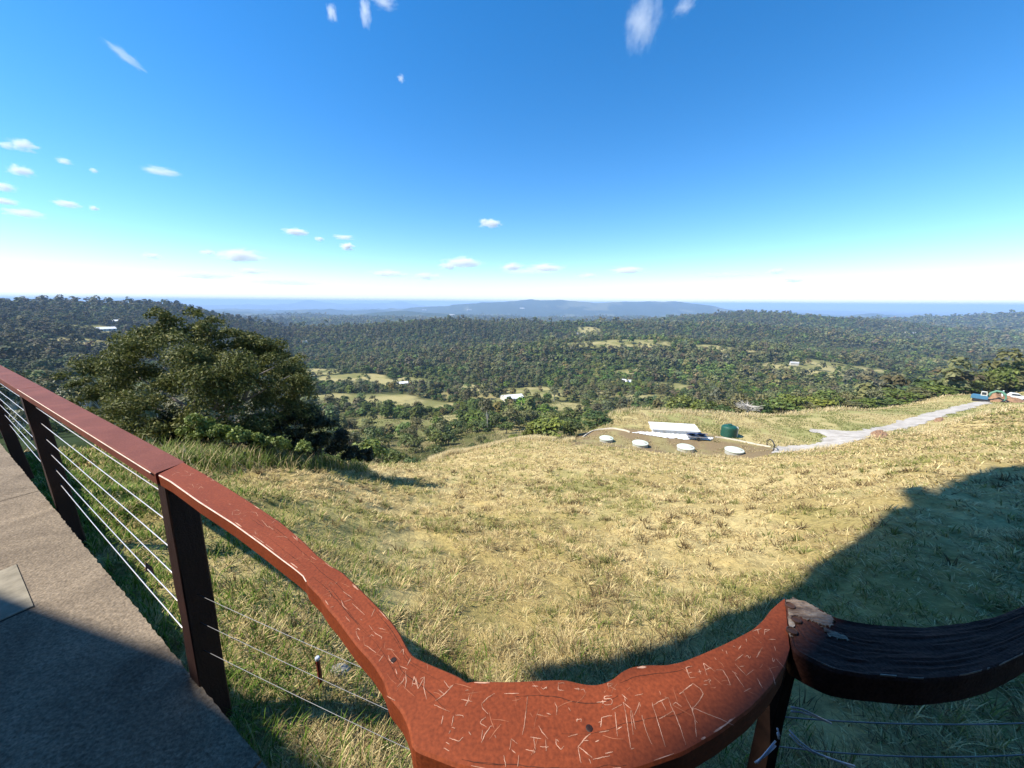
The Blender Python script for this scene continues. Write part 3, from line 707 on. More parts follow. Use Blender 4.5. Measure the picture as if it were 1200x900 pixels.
# ---- carved writing and scratches on the red rail
M_CARVE = mat_noise('carved_wood', (.22, .085, .045), (.62, .38, .27), 45, .85)
M_FAINT = mat_noise('faint_scratch', (.30, .10, .05), (.42, .18, .10), 60, .85)
Z2, Z3, Z4, Z5, Z6, Z7, Z1 = (330, 620), (400, 740), (480, 780), (600, 780), (700, 770), (780, 700), (200, 540)
BOLD = [
 # A M Y + C
 (Z4, [(20, 185), (40, 95), (72, 205)], 3), (Z4, [(28, 160), (62, 165)], 2), (Z4, [(90, 120), (130, 100), (125, 200), (150, 300)], 2.6), (Z4, [(55, 105), (75, 205), (132, 98)], 2),
 (Z4, [(302, 135), (345, 195), (385, 170)], 4), (Z4, [(385, 170), (310, 250), (225, 312)], 4), (Z4, [(255, 215), (300, 250)], 2),
 (Z4, [(525, 258), (515, 310), (490, 355)], 3.4), (Z4, [(455, 300), (550, 318)], 3.4), (Z4, [(490, 222), (522, 215)], 2.4),
 (Z4, [(750, 245), (690, 280), (632, 338), (640, 375), (690, 428)], 5), (Z4, [(830, 248), (960, 246)], 2),
 (Z4, [(400, 437), (470, 440), (472, 458)], 3.2), (Z4, [(385, 440), (370, 535)], 2), (Z4, [(372, 545), (398, 552), (390, 560)], 5), (Z4, [(360, 570), (345, 600)], 3), (Z4, [(350, 640), (432, 668), (470, 632)], 3),
 (Z4, [(668, 455), (620, 495), (622, 510), (675, 540)], 3), (Z4, [(730, 535), (715, 530), (660, 610), (633, 678)], 4), (Z4, [(640, 570), (632, 650)], 2), (Z4, [(520, 585), (540, 612)], 3.6), (Z4, [(750, 615), (760, 640)], 3),
 (Z4, [(295, 440), (278, 520)], 2), (Z4, [(215, 345), (300, 385), (350, 405)], 2), (Z4, [(320, 675), (350, 695)], 2.5), (Z4, [(300, 725), (350, 755)], 2.5), (Z4, [(880, 735), (895, 645), (945, 690)], 2.4), (Z4, [(895, 740), (935, 775)], 2.4),
 (Z4, [(1035, 275), (1020, 430), (1005, 545), (990, 610)], 2.6), (Z4, [(828, 790), (845, 895)], 2.2), (Z4, [(960, 790), (950, 890)], 2),
 # J + R with the arrow
 (Z5, [(160, 630), (255, 645)], 4), (Z5, [(190, 635), (205, 745)], 6), (Z5, [(120, 740), (150, 748), (205, 755), (190, 775)], 5), (Z5, [(295, 645), (300, 752)], 3.4), (Z5, [(248, 715), (325, 718)], 3), (Z5, [(385, 645), (388, 695), (432, 742), (455, 710)], 3.6), (Z5, [(390, 650), (412, 670)], 2.4),
 (Z5, [(232, 530), (265, 585), (315, 645)], 5), (Z5, [(215, 430), (270, 440)], 4), (Z5, [(495, 370), (515, 402)], 3.4), (Z5, [(305, 420), (340, 432)], 3), (Z5, [(375, 325), (395, 370), (390, 440)], 2),
 (Z5, [(410, 150), (405, 215), (460, 222)], 3.2), (Z5, [(410, 160), (455, 150), (458, 165)], 2.6), (Z5, [(255, 195), (275, 210), (310, 185), (300, 205)], 2.6), (Z5, [(550, 205), (600, 210)], 2.6), (Z5, [(580, 195), (585, 220)], 2), (Z5, [(605, 215), (630, 210), (645, 240)], 2.4), (Z5, [(180, 180), (230, 185)], 2),
 (Z5, [(560, 480), (610, 470), (605, 495)], 2.4), (Z5, [(575, 465), (570, 495)], 2),
 # + S
 (Z5, [(745, 325), (830, 315)], 4), (Z5, [(795, 305), (800, 335)], 3), (Z5, [(880, 265), (812, 272), (808, 295), (870, 292), (885, 320), (870, 345), (810, 348)], 5), (Z5, [(790, 360), (800, 370)], 4),
 (Z5, [(895, 160), (838, 158), (852, 212)], 4), (Z5, [(850, 185), (885, 168)], 2.4), (Z5, [(860, 185), (915, 215)], 2.4),
 # big C / arrow in flaked paint
 (Z5, [(495, 628), (530, 615), (580, 605)], 9), (Z5, [(690, 600), (640, 640), (605, 690), (580, 715)], 12), (Z5, [(580, 712), (630, 750), (680, 790), (705, 812)], 11), (Z5, [(620, 660), (672, 662)], 8), (Z5, [(710, 828), (790, 810), (862, 795)], 8), (Z5, [(820, 775), (885, 760)], 8), (Z5, [(580, 720), (592, 790), (605, 860)], 4), (Z5, [(675, 820), (695, 865)], 4),
 (Z5, [(790, 460), (840, 445), (878, 442)], 7), (Z5, [(788, 455), (780, 545)], 2.6), (Z5, [(765, 588), (820, 580), (855, 572)], 8), (Z5, [(760, 500), (780, 495)], 3), (Z5, [(730, 672), (768, 658)], 4),
 # E H M P R
 (Z6, [(155, 485), (170, 640), (178, 700)], 3.6), (Z6, [(170, 640), (218, 612)], 3.4), (Z6, [(128, 465), (215, 418)], 3.4), (Z6, [(228, 400), (250, 500), (270, 650), (292, 800)], 4.2), (Z6, [(228, 400), (262, 430), (300, 462)], 4), (Z6, [(290, 470), (305, 600), (315, 690)], 2.6), (Z6, [(322, 515), (350, 460), (370, 400)], 3.4), (Z6, [(370, 400), (378, 440)], 2.6), (Z6, [(300, 470), (335, 640)], 2.4), (Z6, [(295, 812), (322, 802)], 5),
 (Z6, [(390, 515), (425, 640), (455, 720), (480, 770)], 3.6), (Z6, [(485, 430), (510, 500), (555, 650), (598, 792)], 4.4), (Z6, [(485, 430), (540, 395), (620, 358)], 4), (Z6, [(482, 400), (490, 450)], 3), (Z6, [(622, 355), (650, 440), (690, 520), (735, 640), (778, 775)], 4.4), (Z6, [(545, 545), (600, 515), (662, 478)], 4), (Z6, [(590, 345), (612, 368)], 8), (Z6, [(565, 395), (605, 470)], 9), (Z6, [(545, 300), (558, 335)], 3),
 (Z6, [(755, 305), (790, 385), (832, 462), (855, 540), (862, 620)], 4.8), (Z6, [(755, 300), (800, 265), (840, 235)], 4.2), (Z6, [(720, 328), (755, 302)], 3.4), (Z6, [(840, 235), (905, 280), (930, 325), (905, 375), (845, 448)], 4.6), (Z6, [(830, 462), (860, 455), (960, 500), (1090, 550), (1200, 605)], 4.4), (Z6, [(840, 440), (838, 475)], 7), (Z6, [(862, 560), (882, 580)], 5), (Z6, [(862, 620), (872, 705)], 3),
 (Z6, [(665, 420), (690, 400), (740, 440)], 2.6), (Z6, [(330, 342), (400, 325)], 2.6), (Z6, [(215, 330), (265, 375)], 2.6), (Z6, [(240, 345), (245, 395)], 4),
 # E + A  =>
 (Z7, [(232, 605), (178, 618), (212, 710), (262, 705)], 4.2), (Z7, [(195, 670), (230, 660)], 3.4), (Z7, [(282, 660), (318, 650)], 3.4), (Z7, [(292, 635), (308, 675)], 3), (Z7, [(362, 685), (332, 580), (438, 655)], 4.4), (Z7, [(350, 640), (400, 620)], 3), (Z7, [(335, 740), (380, 728)], 3.2), (Z7, [(332, 772), (372, 768)], 3.2), (Z7, [(372, 720), (398, 728), (382, 748), (398, 775)], 3.2),
 # J E and the long strokes, T A
 (Z7, [(445, 640), (500, 640), (545, 710), (570, 775), (540, 770)], 6), (Z7, [(582, 650), (625, 675)], 5), (Z7, [(605, 670), (690, 795)], 4), (Z7, [(610, 585), (660, 640), (710, 690)], 4), (Z7, [(690, 605), (650, 612)], 4), (Z7, [(710, 690), (770, 640)], 5), (Z7, [(610, 560), (680, 505)], 5), (Z7, [(690, 830), (745, 800)], 3),
 (Z7, [(765, 300), (840, 275)], 3.4), (Z7, [(808, 285), (818, 322)], 3.4), (Z7, [(868, 330), (872, 282), (918, 285), (870, 308)], 3.8), (Z7, [(700, 525), (720, 510), (735, 540), (748, 520)], 3), (Z7, [(708, 365), (712, 395)], 4), (Z7, [(495, 455), (505, 478)], 3), (Z7, [(530, 470), (540, 498)], 3), (Z7, [(800, 530), (850, 440)], 3), (Z7, [(905, 372), (965, 372)], 2.4), (Z7, [(955, 430), (968, 475)], 2.6), (Z7, [(940, 535), (945, 570), (960, 545)], 4), (Z7, [(910, 620), (945, 690), (965, 770)], 4), (Z7, [(970, 540), (1050, 630)], 2.4), (Z7, [(805, 715), (850, 800)], 2.6), (Z7, [(640, 460), (665, 425)], 2.6), (Z7, [(590, 430), (615, 440)], 2.6), (Z7, [(430, 530), (445, 550)], 2.6),
 # left half
 (Z3, [(280, 0), (310, 25), (355, 50), (350, 70)], 5), (Z3, [(250, 50), (265, 28), (290, 45)], 3.4), (Z3, [(205, 120), (240, 140), (305, 190)], 3), (Z3, [(130, 0), (140, 40), (165, 80)], 3), (Z3, [(395, 158), (430, 155), (465, 172)], 3), (Z3, [(515, 190), (545, 155), (545, 205)], 3), (Z3, [(415, 215), (425, 255), (455, 285)], 3), (Z3, [(580, 300), (612, 235)], 2.6), (Z3, [(515, 305), (585, 335)], 3.4), (Z3, [(330, 265), (370, 210)], 2.4), (Z3, [(565, 350), (570, 440), (560, 505)], 2.8), (Z3, [(490, 490), (540, 440), (555, 400)], 2.6), (Z3, [(475, 330), (490, 380)], 2.6), (Z3, [(400, 570), (470, 610)], 3),
 (Z2, [(770, 850), (800, 890)], 5), (Z2, [(820, 700), (790, 770)], 3), (Z2, [(540, 550), (620, 605)], 3), (Z2, [(620, 655), (730, 755)], 3), (Z2, [(525, 630), (545, 680), (580, 710)], 2.6), (Z2, [(550, 640), (610, 620)], 2.4), (Z2, [(415, 500), (435, 470), (455, 495)], 2.6), (Z2, [(465, 485), (490, 465)], 2.6), (Z2, [(410, 590), (430, 580), (432, 600)], 2.6), (Z2, [(130, 65), (140, 105)], 2.8), (Z2, [(100, 40), (140, 70)], 2.6), (Z2, [(255, 240), (305, 272)], 2.4), (Z2, [(560, 770), (600, 815)], 2.6), (Z2, [(690, 790), (710, 805)], 3), (Z2, [(650, 890), (670, 875), (690, 890)], 2.6), (Z2, [(850, 870), (915, 890)], 3), (Z2, [(170, 120), (195, 110), (230, 140)], 2.2), (Z2, [(430, 690), (460, 680)], 2.4),
 (Z1, [(10, 130), (40, 110)], 3), (Z1, [(45, 100), (80, 105)], 3), (Z1, [(90, 130), (170, 132), (180, 110), (210, 118)], 3), (Z1, [(120, 85), (155, 105)], 3), (Z1, [(150, 205), (190, 208), (205, 235)], 3), (Z1, [(225, 215), (250, 200)], 2.6), (Z1, [(245, 250), (262, 228), (290, 240)], 2.8), (Z1, [(350, 172), (380, 178), (365, 160)], 5), (Z1, [(540, 480), (545, 445), (580, 432), (620, 445)], 2.4), (Z1, [(560, 475), (600, 475), (615, 455)], 2.6), (Z1, [(640, 490), (665, 480)], 2.6), (Z1, [(610, 510), (630, 518)], 2.6), (Z1, [(700, 450), (750, 455), (770, 490)], 2.2), (Z1, [(800, 520), (850, 580), (905, 600)], 2.4), (Z1, [(880, 555), (925, 520)], 2.6), (Z1, [(860, 575), (905, 610)], 2.6), (Z1, [(920, 670), (1000, 665), (1030, 680)], 2.4), (Z1, [(1070, 660), (1115, 705)], 2.6), (Z1, [(740, 620), (752, 650)], 2.4), (Z1, [(510, 380), (530, 385)], 3.4), (Z1, [(300, 340), (325, 355)], 2.6),
]
CP = np.concatenate([OC, IC[::-1]])
def ribbon(mb_, P, wd, z):
    P = np.asarray(P)
    d = np.gradient(P, axis=0); d /= (np.linalg.norm(d, axis=1)[:, None] + 1e-9); nn = np.stack([-d[:, 1], d[:, 0]], 1)
    t = np.linspace(0, 1, len(P)); ww = wd * (.35 + .65 * np.sin(np.pi * np.clip(t, .08, .92))) / 2
    ww = ww * (1 + .35 * (vnoise(P[:, 0] * 300, P[:, 1] * 300, 5) - .5) * 2)
    A = P + nn * ww[:, None]; B = P - nn * ww[:, None]; n = len(P)
    V = np.concatenate([np.column_stack([A, np.full(n, z)]), np.column_stack([B, np.full(n, z)])])
    mb_.add(V, [(i, i + 1, n + i + 1, n + i) for i in range(n - 1)])
m1 = MB(); zc = ZR + .0006
for k, (o_, pts, wd) in enumerate(BOLD):
    P = wp([(o_[0] + a / 7.5, o_[1] + b / 7.5) for a, b in pts])
    L_ = np.linalg.norm(np.diff(P, axis=0), axis=1).sum()
    Q = resample(P, max(18, int(L_ / .0012))); Q = smooth_poly(Q, 1)
    r = np.random.default_rng(k); Q = Q + r.normal(0, .00022, Q.shape)
    # real width: the stroke's width in the photograph at its distance
    dist = np.linalg.norm(np.append(P.mean(0), ZR) - EYE)
    ribbon(m1, Q, max(.0012, wd / 7.5 * dist / 425 * .52), zc + 1e-5 * (k % 17))
m1.build('carved_lettering', M_CARVE, railC)['label'] = 'names and initials cut into the red paint'
m2 = MB(); r = np.random.default_rng(12); cnt = 0
while cnt < 90:
    k = int(r.integers(4, len(OC) - 4)); f = r.uniform(.08, .92); p = IC[k] + (OC[k] - IC[k]) * f
    a = r.uniform(0, math.pi); L_ = r.uniform(.006, .035); dv = np.array([math.cos(a), math.sin(a)])
    q = p + dv * L_
    if not in_poly(np.array([q[0]]), np.array([q[1]]), CP)[0]: continue
    mid = (p + q) / 2 + np.array([-dv[1], dv[0]]) * r.normal(0, .0015)
    ribbon(m2, smooth_poly(resample(np.array([p, mid, q]), 7), 1), r.uniform(.0005, .0010), ZR + .0004 + 1e-6 * cnt); cnt += 1
m2.build('scratch_pattern', M_FAINT, railC)
# weather cracks running with the timber, chips along its edges
M_CRACK = mat_noise('dark_crack', (.030, .010, .006), (.09, .025, .012), 40, .9)
m3 = MB(); r = np.random.default_rng(21)
for k in range(26):
    i0 = int(r.integers(70, len(OC) - 50)); n_ = int(r.integers(8, 34)); f = r.uniform(.06, .94)
    I_ = np.arange(i0, min(i0 + n_, len(OC) - 2)); ff = f + np.cumsum(r.normal(0, .006, len(I_)))
    Q = IC[I_] + (OC[I_] - IC[I_]) * np.clip(ff, .03, .97)[:, None]
    ribbon(m3, resample(Q, len(I_) * 2), r.uniform(.0006, .0016), ZR + .0003 + 1e-6 * k)
m3.build('crack_pattern', M_CRACK, railC)
m4 = MB()
for k in range(22):
    i0 = int(r.integers(20, len(OC) - 12)); n_ = int(r.integers(2, 7)); inner = r.random() < .6
    E_ = IC if inner else OC; d_ = (OC[i0] - IC[i0]); d_ /= np.linalg.norm(d_); d_ = d_ if inner else -d_
    seg = E_[i0:i0 + n_] + d_ * .0045; w0 = r.uniform(.001, .0045)
    ribbon(m4, resample(np.array(seg) + d_ * w0 / 2, n_ * 3), w0, ZR + .0005 + 1e-6 * k)
m4.build('chip_pattern', M_CARVE, railC)
# knots in the timber
for px, py, s in ((461, 773.5, .006), (690.5, 853.5, .006)):
    m = MB(); p = on_plane(px, py, ZR); m.lathe((p[0], p[1], ZR), [(s, .0003), (s * .8, .0009), (s * .2, .0010)], 14)
    m.build('knot', M_POST, railC)

# leaf caught on the wires, stake and stone in the grass
p = on_plane(180, 662, .40); p[:2] = axis(b1, t1, .3)[:2] + (axis(b2, t2, .3) - axis(b1, t1, .3))[:2] * .22
m = MB(); m.add([(p[0], p[1], .33), (p[0] + .02, p[1] + .01, .29), (p[0] + .012, p[1] + .02, .235), (p[0] - .015, p[1] + .004, .28), (p[0] + .004, p[1] - .012, .28)], [(0, 1, 4), (1, 2, 4), (2, 3, 4), (3, 0, 4)])
tag(m.build('leaf', mat_plain('dead_leaf', (.14, .07, .06), .7)), 'shrivelled brown leaf caught on the lower wires', 'leaf')

# ------------------------------------------------------------------ the unseen lookout building, its outline shaped to cast the shade over railing and field
m = MB()
m.prism([(1.9, -.3), (1.9, 3.2), (1.02, 5.24), (.63, 6.26), (.36, 6.97), (.2, 7.15), (.05, 7.45), (-.1, 7.75), (-.35, 8.4), (-.68, 8.95), (-.9, 9.3), (-1.0, 9.6), (-.97, 9.95), (-.91, 10.09), (-.87, 10.22), (-.82, 10.35), (-.79, 10.44), (-.74, 10.58), (-.70, 10.72),  # slot cut into the outline so sunlight reaches the railing
         (-.62, 10.6), (-.77, 10.12), (-.77, 9.9), (-.64, 9.66), (-.38, 9.45), (-.02, 8.98), (.24, 8.62), (.56, 8.2), (.66, 8.2), (.71, 8.3), (.69, 8.8), (.85, 9.48), (1.03, 10.09), (1.13, 10.57), (1.25, 10.99), (1.75, 12.08), (2.45, 13.64), (3.0, 15.0),
         (3.3, 15.3), (3.75, 15.75), (4.0, 16.2), (3.86, 16.62), (3.45, 16.12), (3.6, 16.5), (5.02, 19.15), (6.56, 23.0), (6.6, 24.7), (4, 26), (-9, 26), (-9, -.3)][::-1], -7.53, -7.47, 'x')
bt = thing('lookout_shade_caster', 'tall unseen lookout building, its wall and opening shaped to cast the shade', 'building', (-7.6, 0, 0))
M_REND = mat_noise('dark_shade_wall', (.05, .035, .025), (.10, .07, .05), 3, .9, stretch=(1, 1, .1))  # kept dark so these unseen walls bounce little light
m.build('wall', M_REND, bt)
m = MB(); m.box((-11.2, -6.4, 12.7), (7.2, 5.2, 26)); m.build('wall', M_REND, bt)
m = MB(); m.box((.2, -3.2, 5.7), (13.6, .2, 12.0)); m.build('wall', M_REND, bt)  # added behind the camera to block sky light
m = MB(); m.box((.9, -1.95, 5.1), (11.4, 2.5, .18)); m.build('roof', M_REND, bt)  # unseen canopy added overhead to deepen the shade below
# ------------------------------------------------------------------ grass
M_GRASS = mat_attr('grass_blades', .75, trans=.28, spec=.2)
def blades(name, x, y, length, width, tilt, phi, c0, c1, bend=.5, z=None, label=None):
    """bent tapering blades; tilt = angle above the ground, phi = heading"""
    n = len(x)
    z = H(x, y) if z is None else z
    z = z - .01
    hd = np.stack([np.sin(phi), np.cos(phi)], 1); sd = np.stack([np.cos(phi), -np.sin(phi)], 1)
    t2 = tilt * (1 - bend)
    B = np.stack([x, y, z], 1)
    M_ = B.copy(); M_[:, :2] += hd * (np.cos(tilt) * length * .55)[:, None]; M_[:, 2] += np.sin(tilt) * length * .55
    T = M_.copy(); T[:, :2] += hd * (np.cos(t2) * length * .45)[:, None]; T[:, 2] += np.sin(t2) * length * .45
    off = np.zeros((n, 3)); off[:, :2] = sd * (width / 2)[:, None]
    V = np.stack([B - off, B + off, M_ - off * .8, M_ + off * .8, T], 1).reshape(-1, 3)
    k = np.arange(n)[:, None] * 5
    F = [k + np.array([0, 1, 3, 2]), k + np.array([2, 3, 4])]
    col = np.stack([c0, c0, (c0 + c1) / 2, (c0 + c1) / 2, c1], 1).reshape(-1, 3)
    o = mk(name, V, F, M_GRASS, col=col)
    if label: tag(o, label, 'grass', kind='stuff')
    return o

def polar_scatter(n, d0, d1, a0=-58, a1=59, pw=0.0):
    d = np.exp(rng.uniform(math.log(d0), math.log(d1), n)); a = np.radians(rng.uniform(a0, a1, n))
    return d * np.sin(a), d * np.cos(a)

# mown straw coloured field: tufts of cut grass lying every way
def field_grass():
    X, Y, LEN, WID, TILT, PHI, C0, C1 = [], [], [], [], [], [], [], []
    nt_ = 64000
    tx, ty = polar_scatter(nt_, .55, 70)
    ex, ey = polar_scatter(9000, .8, 12, 57, 70); e2x, e2y = polar_scatter(5000, .8, 12, -70, -57)
    e3x, e3y = polar_scatter(17000, 55, 235, 36, 58)
    tx = np.concatenate([tx, ex, e2x, e3x]); ty = np.concatenate([ty, ey, e2y, e3y]); nt_ = len(tx)
    d = np.hypot(tx, ty); az = np.degrees(np.arctan2(tx, ty)); sd = slab_dist(tx, ty)
    lump = fbm(tx / .55, ty / .55, 5, 3)
    ok = (sd > .05) & (d < crest(az) + .5) & (rng.random(nt_) < .18 + 1.4 * sstep(.37, .58, lump) + .4 * sstep(14, 30, d)) & ~((d > 60) & (in_poly(tx, ty, PAD) | in_poly(tx, ty, ROAD)))
    tx, ty, d, lump = tx[ok], ty[ok], d[ok], lump[ok]; n = len(tx)
    per = 7
    g, left = greenness(tx, ty)
    th = rng.uniform(0, 2 * math.pi, n)
    isg = rng.random(n) < np.clip(.04 + g * .75, 0, 1)
    islush = rng.random(n) < left * .9
    grow = np.maximum(1, d / 4.5) ** .62
    for k in range(per):
        r_ = rng.uniform(.0, .05, n) * grow
        a = rng.uniform(0, 2 * math.pi, n)
        X.append(tx + r_ * np.cos(a)); Y.append(ty + r_ * np.sin(a))
        L_ = rng.uniform(.04, .108, n) * (.7 + .7 * lump) * np.where(islush, 1.35, 1.0) * grow
        LEN.append(L_)
        WID.append(rng.uniform(.0030, .0062, n) * np.maximum(.55, d / 2.6) ** .95 * np.where(islush, 1.25, 1))
        TILT.append(np.radians(np.clip(rng.normal(np.where(islush, 62, np.where(isg, 38, 15)), 17, n), 2, 88)))
        PHI.append(th + rng.normal(0, np.where(islush, 2.0, 1.1), n))
        v = rng.uniform(.6, 1.3, n)[:, None]
        straw = mixc(np.array([[.35, .255, .092]]), np.array([[.77, .62, .32]]), rng.random(n))
        green = mixc(np.array([[.15, .165, .04]]), np.array([[.33, .31, .10]]), rng.random(n))
        lush = mixc(np.array([[.050, .11, .012]]), np.array([[.16, .25, .03]]), rng.random(n))
        brown = rng.random(n) < .10 + .25 * sstep(.5, .65, fbm(tx / .8, ty / .8, 47, 2))
        straw = np.where(brown[:, None], straw * np.array([.46, .42, .42]), straw)
        c = np.where(isg[:, None], green, straw); c = np.where(islush[:, None], lush, c) * v
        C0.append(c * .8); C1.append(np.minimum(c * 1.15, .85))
    x, y = np.concatenate(X), np.concatenate(Y)
    blades('field_grass', x, y, np.concatenate(LEN), np.concatenate(WID), np.concatenate(TILT), np.concatenate(PHI), np.concatenate(C0), np.concatenate(C1),
           label='mown straw coloured grass covering the slope, with greener patches')
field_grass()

# coarser clumps of cut grass standing out of the field
def clumps():
    n0 = 1500; cx, cy = polar_scatter(n0, 1.0, 22, -56, 64); d0 = np.hypot(cx, cy)
    ok = (slab_dist(cx, cy) > .12) & (fbm(cx / 1.6, cy / 1.6, 49, 3) > .42); cx, cy, d0 = cx[ok], cy[ok], d0[ok]; n0 = len(cx)
    m_ = 30; k = np.repeat(np.arange(n0), m_); n = n0 * m_
    R = rng.uniform(.03, .10, n0) * np.maximum(1, d0 / 6) ** .6; a = rng.uniform(0, 6.28, n); q = np.sqrt(rng.random(n)) * R[k]
    x, y, d = cx[k] + q * np.cos(a), cy[k] + q * np.sin(a), d0[k]
    tone = rng.random(n0); base = np.where(tone[:, None] < .45, np.array([[.17, .12, .055]]), np.where(tone[:, None] < .72, np.array([[.17, .185, .05]]), np.array([[.68, .53, .27]])))
    c = base[k] * rng.uniform(.65, 1.3, n)[:, None]
    blades('grass_clumps', x, y, rng.uniform(.07, .17, n) * np.maximum(1, d / 6) ** .5, rng.uniform(.004, .007, n) * np.maximum(.7, d / 2.8) ** .9, np.radians(np.clip(rng.normal(42, 20, n), 5, 88)), np.pi / 2 - a + rng.normal(0, .6, n), c * .8, np.minimum(c * 1.15, .85),
           label='coarse brown and green clumps of cut grass dotted over the field')
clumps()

# lush green blades along the path's edge
def edge_grass():
    n = 30000
    t = rng.uniform(-2, 12, n); v = np.abs(rng.normal(0, 1.0, n)) + .02
    e = np.array([-.94, 1.03])[None, :] + t[:, None] * (np.array([-13.06, 7.68]) / 15.15)[None, :] + v[:, None] * (np.array([3.17, 5.39]) / math.hypot(3.17, 5.39))[None, :]
    x, y = e[:, 0], e[:, 1]; sd = slab_dist(x, y)
    ok = (sd > .015) & (v < 3) & (fbm(x / .35, y / .35, 66, 3) > .36 + .05 * v); x, y, v = x[ok], y[ok], v[ok]; n = len(x)
    d = np.hypot(x, y)
    mixv = np.clip(rng.random(n) + .15 * v - .1, 0, 1) > .78
    c = np.where(mixv[:, None], mixc(np.array([[.35, .30, .11]]), np.array([[.55, .45, .2]]), rng.random(n)), mixc(np.array([[.045, .10, .010]]), np.array([[.17, .27, .03]]), rng.random(n)))
    blades('path_edge_grass', x, y, rng.uniform(.07, .17, n) * np.maximum(1, d / 4) ** .4, rng.uniform(.004, .0085, n) * np.maximum(.8, d / 3) ** .8, np.radians(np.clip(rng.normal(60, 20, n), 8, 89)), rng.uniform(0, 2 * math.pi, n), c * .75, c * 1.15,
           label='bright green grass growing along the footpath edge')
edge_grass()

# tall dry grass on the brow of the slope and along the bench
def tall_grass():
    n = 70000
    az = np.where(rng.random(70000) < .4, rng.uniform(-13, 14, 70000), rng.uniform(-14, 57, 70000)); cr = crest(az)
    d = cr + rng.normal(1.2, 1.6, n) * (.8 + cr / 120) - .3
    k = rng.random(n) < .30
    be = np.maximum(bench(az), cr + 4)
    d = np.where(k, be + rng.normal(-2, 3.5, n), d)
    x = d * np.sin(np.radians(az)); y = d * np.cos(np.radians(az))
    ok = fbm(x / 3.0, y / 3.0, 71, 3) > np.where(k, .42, .40)
    ok &= ~in_poly(x, y, PAD) & ~in_poly(x, y, ROAD)
    x, y, d, k, az = x[ok], y[ok], d[ok], k[ok], az[ok]; n = len(x)
    c = mixc(np.array([[.44, .33, .15]]), np.array([[.74, .62, .37]]), rng.random(n))
    g = rng.random(n) < .13
    c = np.where(g[:, None], np.array([[.20, .22, .07]]), c)
    L_ = rng.uniform(.4, 1.15, n) * (.6 + .7 * fbm(x / 4, y / 4, 73, 2)) * np.where(az > 45, .75, 1)
    blades('tall_dry_grass', x, y, L_, rng.uniform(.03, .07, n) * (d / 65) ** .8, np.radians(np.clip(rng.normal(70, 14, n), 20, 89)), rng.normal(.9, 1.2, n), c * .85, np.minimum(c * 1.1, .9), bend=.25,
           label='tall pale dry grass standing on the brow of the slope')
tall_grass()

# rough grass on the level bench below, round yard and road
def bench_grass():
    n = 60000
    az = rng.uniform(9, 57, n); cr = crest(az); be = np.maximum(bench(az), cr + 1); d = cr + (be - cr) * rng.random(n)
    x = d * np.sin(np.radians(az)); y = d * np.cos(np.radians(az))
    lump = fbm(x / 2.2, y / 2.2, 75, 3)
    ok = (lump > .40) & ~in_poly(x, y, PAD) & ~in_poly(x, y, ROAD) & (bench(az) > cr)
    inp = in_poly(x, y, PAD) & (lump > .56); ok = ok | inp
    x, y, d, lump, inp = x[ok], y[ok], d[ok], lump[ok], inp[ok]; n = len(x)
    g = rng.random(n) < sstep(.4, .62, fbm(x / 9, y / 9, 76, 3))
    c = np.where(g[:, None], mixc(np.array([[.12, .14, .035]]), np.array([[.24, .25, .08]]), rng.random(n)), mixc(np.array([[.30, .235, .10]]), np.array([[.60, .49, .27]]), rng.random(n)))
    blades('bench_grass', x, y, rng.uniform(.18, .5, n) * np.where(inp, .7, 1), rng.uniform(.05, .11, n) * (d / 80) ** .6, np.radians(np.clip(rng.normal(48, 18, n), 10, 88)), rng.uniform(0, 6.28, n), c * .85, np.minimum(c * 1.1, .9), bend=.3,
           label='rough mottled grass on the level ground round the yard and road')
bench_grass()

# rough pasture in the clearings beyond the brow
def pasture_grass():
    x, y = polar_scatter(70000, 45, 300, -31, 12); d = np.hypot(x, y); az = np.degrees(np.arctan2(x, y))
    ok = (d > crest(az) + 3) & (d > bench(az)) & (fbm(x / 3.2, y / 3.2, 78, 3) > .44); x, y, d = x[ok], y[ok], d[ok]; n = len(x)
    g = rng.random(n) < sstep(.36, .6, fbm(x / 16, y / 16, 79, 3))
    c = np.where(g[:, None], mixc(np.array([[.07, .09, .022]]), np.array([[.18, .19, .06]]), rng.random(n)), mixc(np.array([[.24, .20, .085]]), np.array([[.46, .38, .19]]), rng.random(n)))
    blades('pasture_grass', x, y, rng.uniform(.35, 1.0, n), rng.uniform(.10, .24, n) * (d / 90) ** .7, np.radians(np.clip(rng.normal(50, 18, n), 10, 88)), rng.uniform(0, 6.28, n), c * .85, c * 1.1, bend=.3,
           label='rough pasture grass between the trees below the brow')
pasture_grass()
# ------------------------------------------------------------------ trees
M_LEAF = mat_attr('tree_leaves', .55, trans=.18, spec=.35, objrand=.22)
M_LEAFF = mat_attr('forest_leaves', .7, trans=.25, spec=.2)
M_BARK = mat_noise('bark', (.10, .085, .065), (.24, .20, .16), 6, .9, bump=.5)
M_PALEBARK = mat_noise('pale_bark', (.36, .33, .28), (.56, .53, .47), 5, .85)

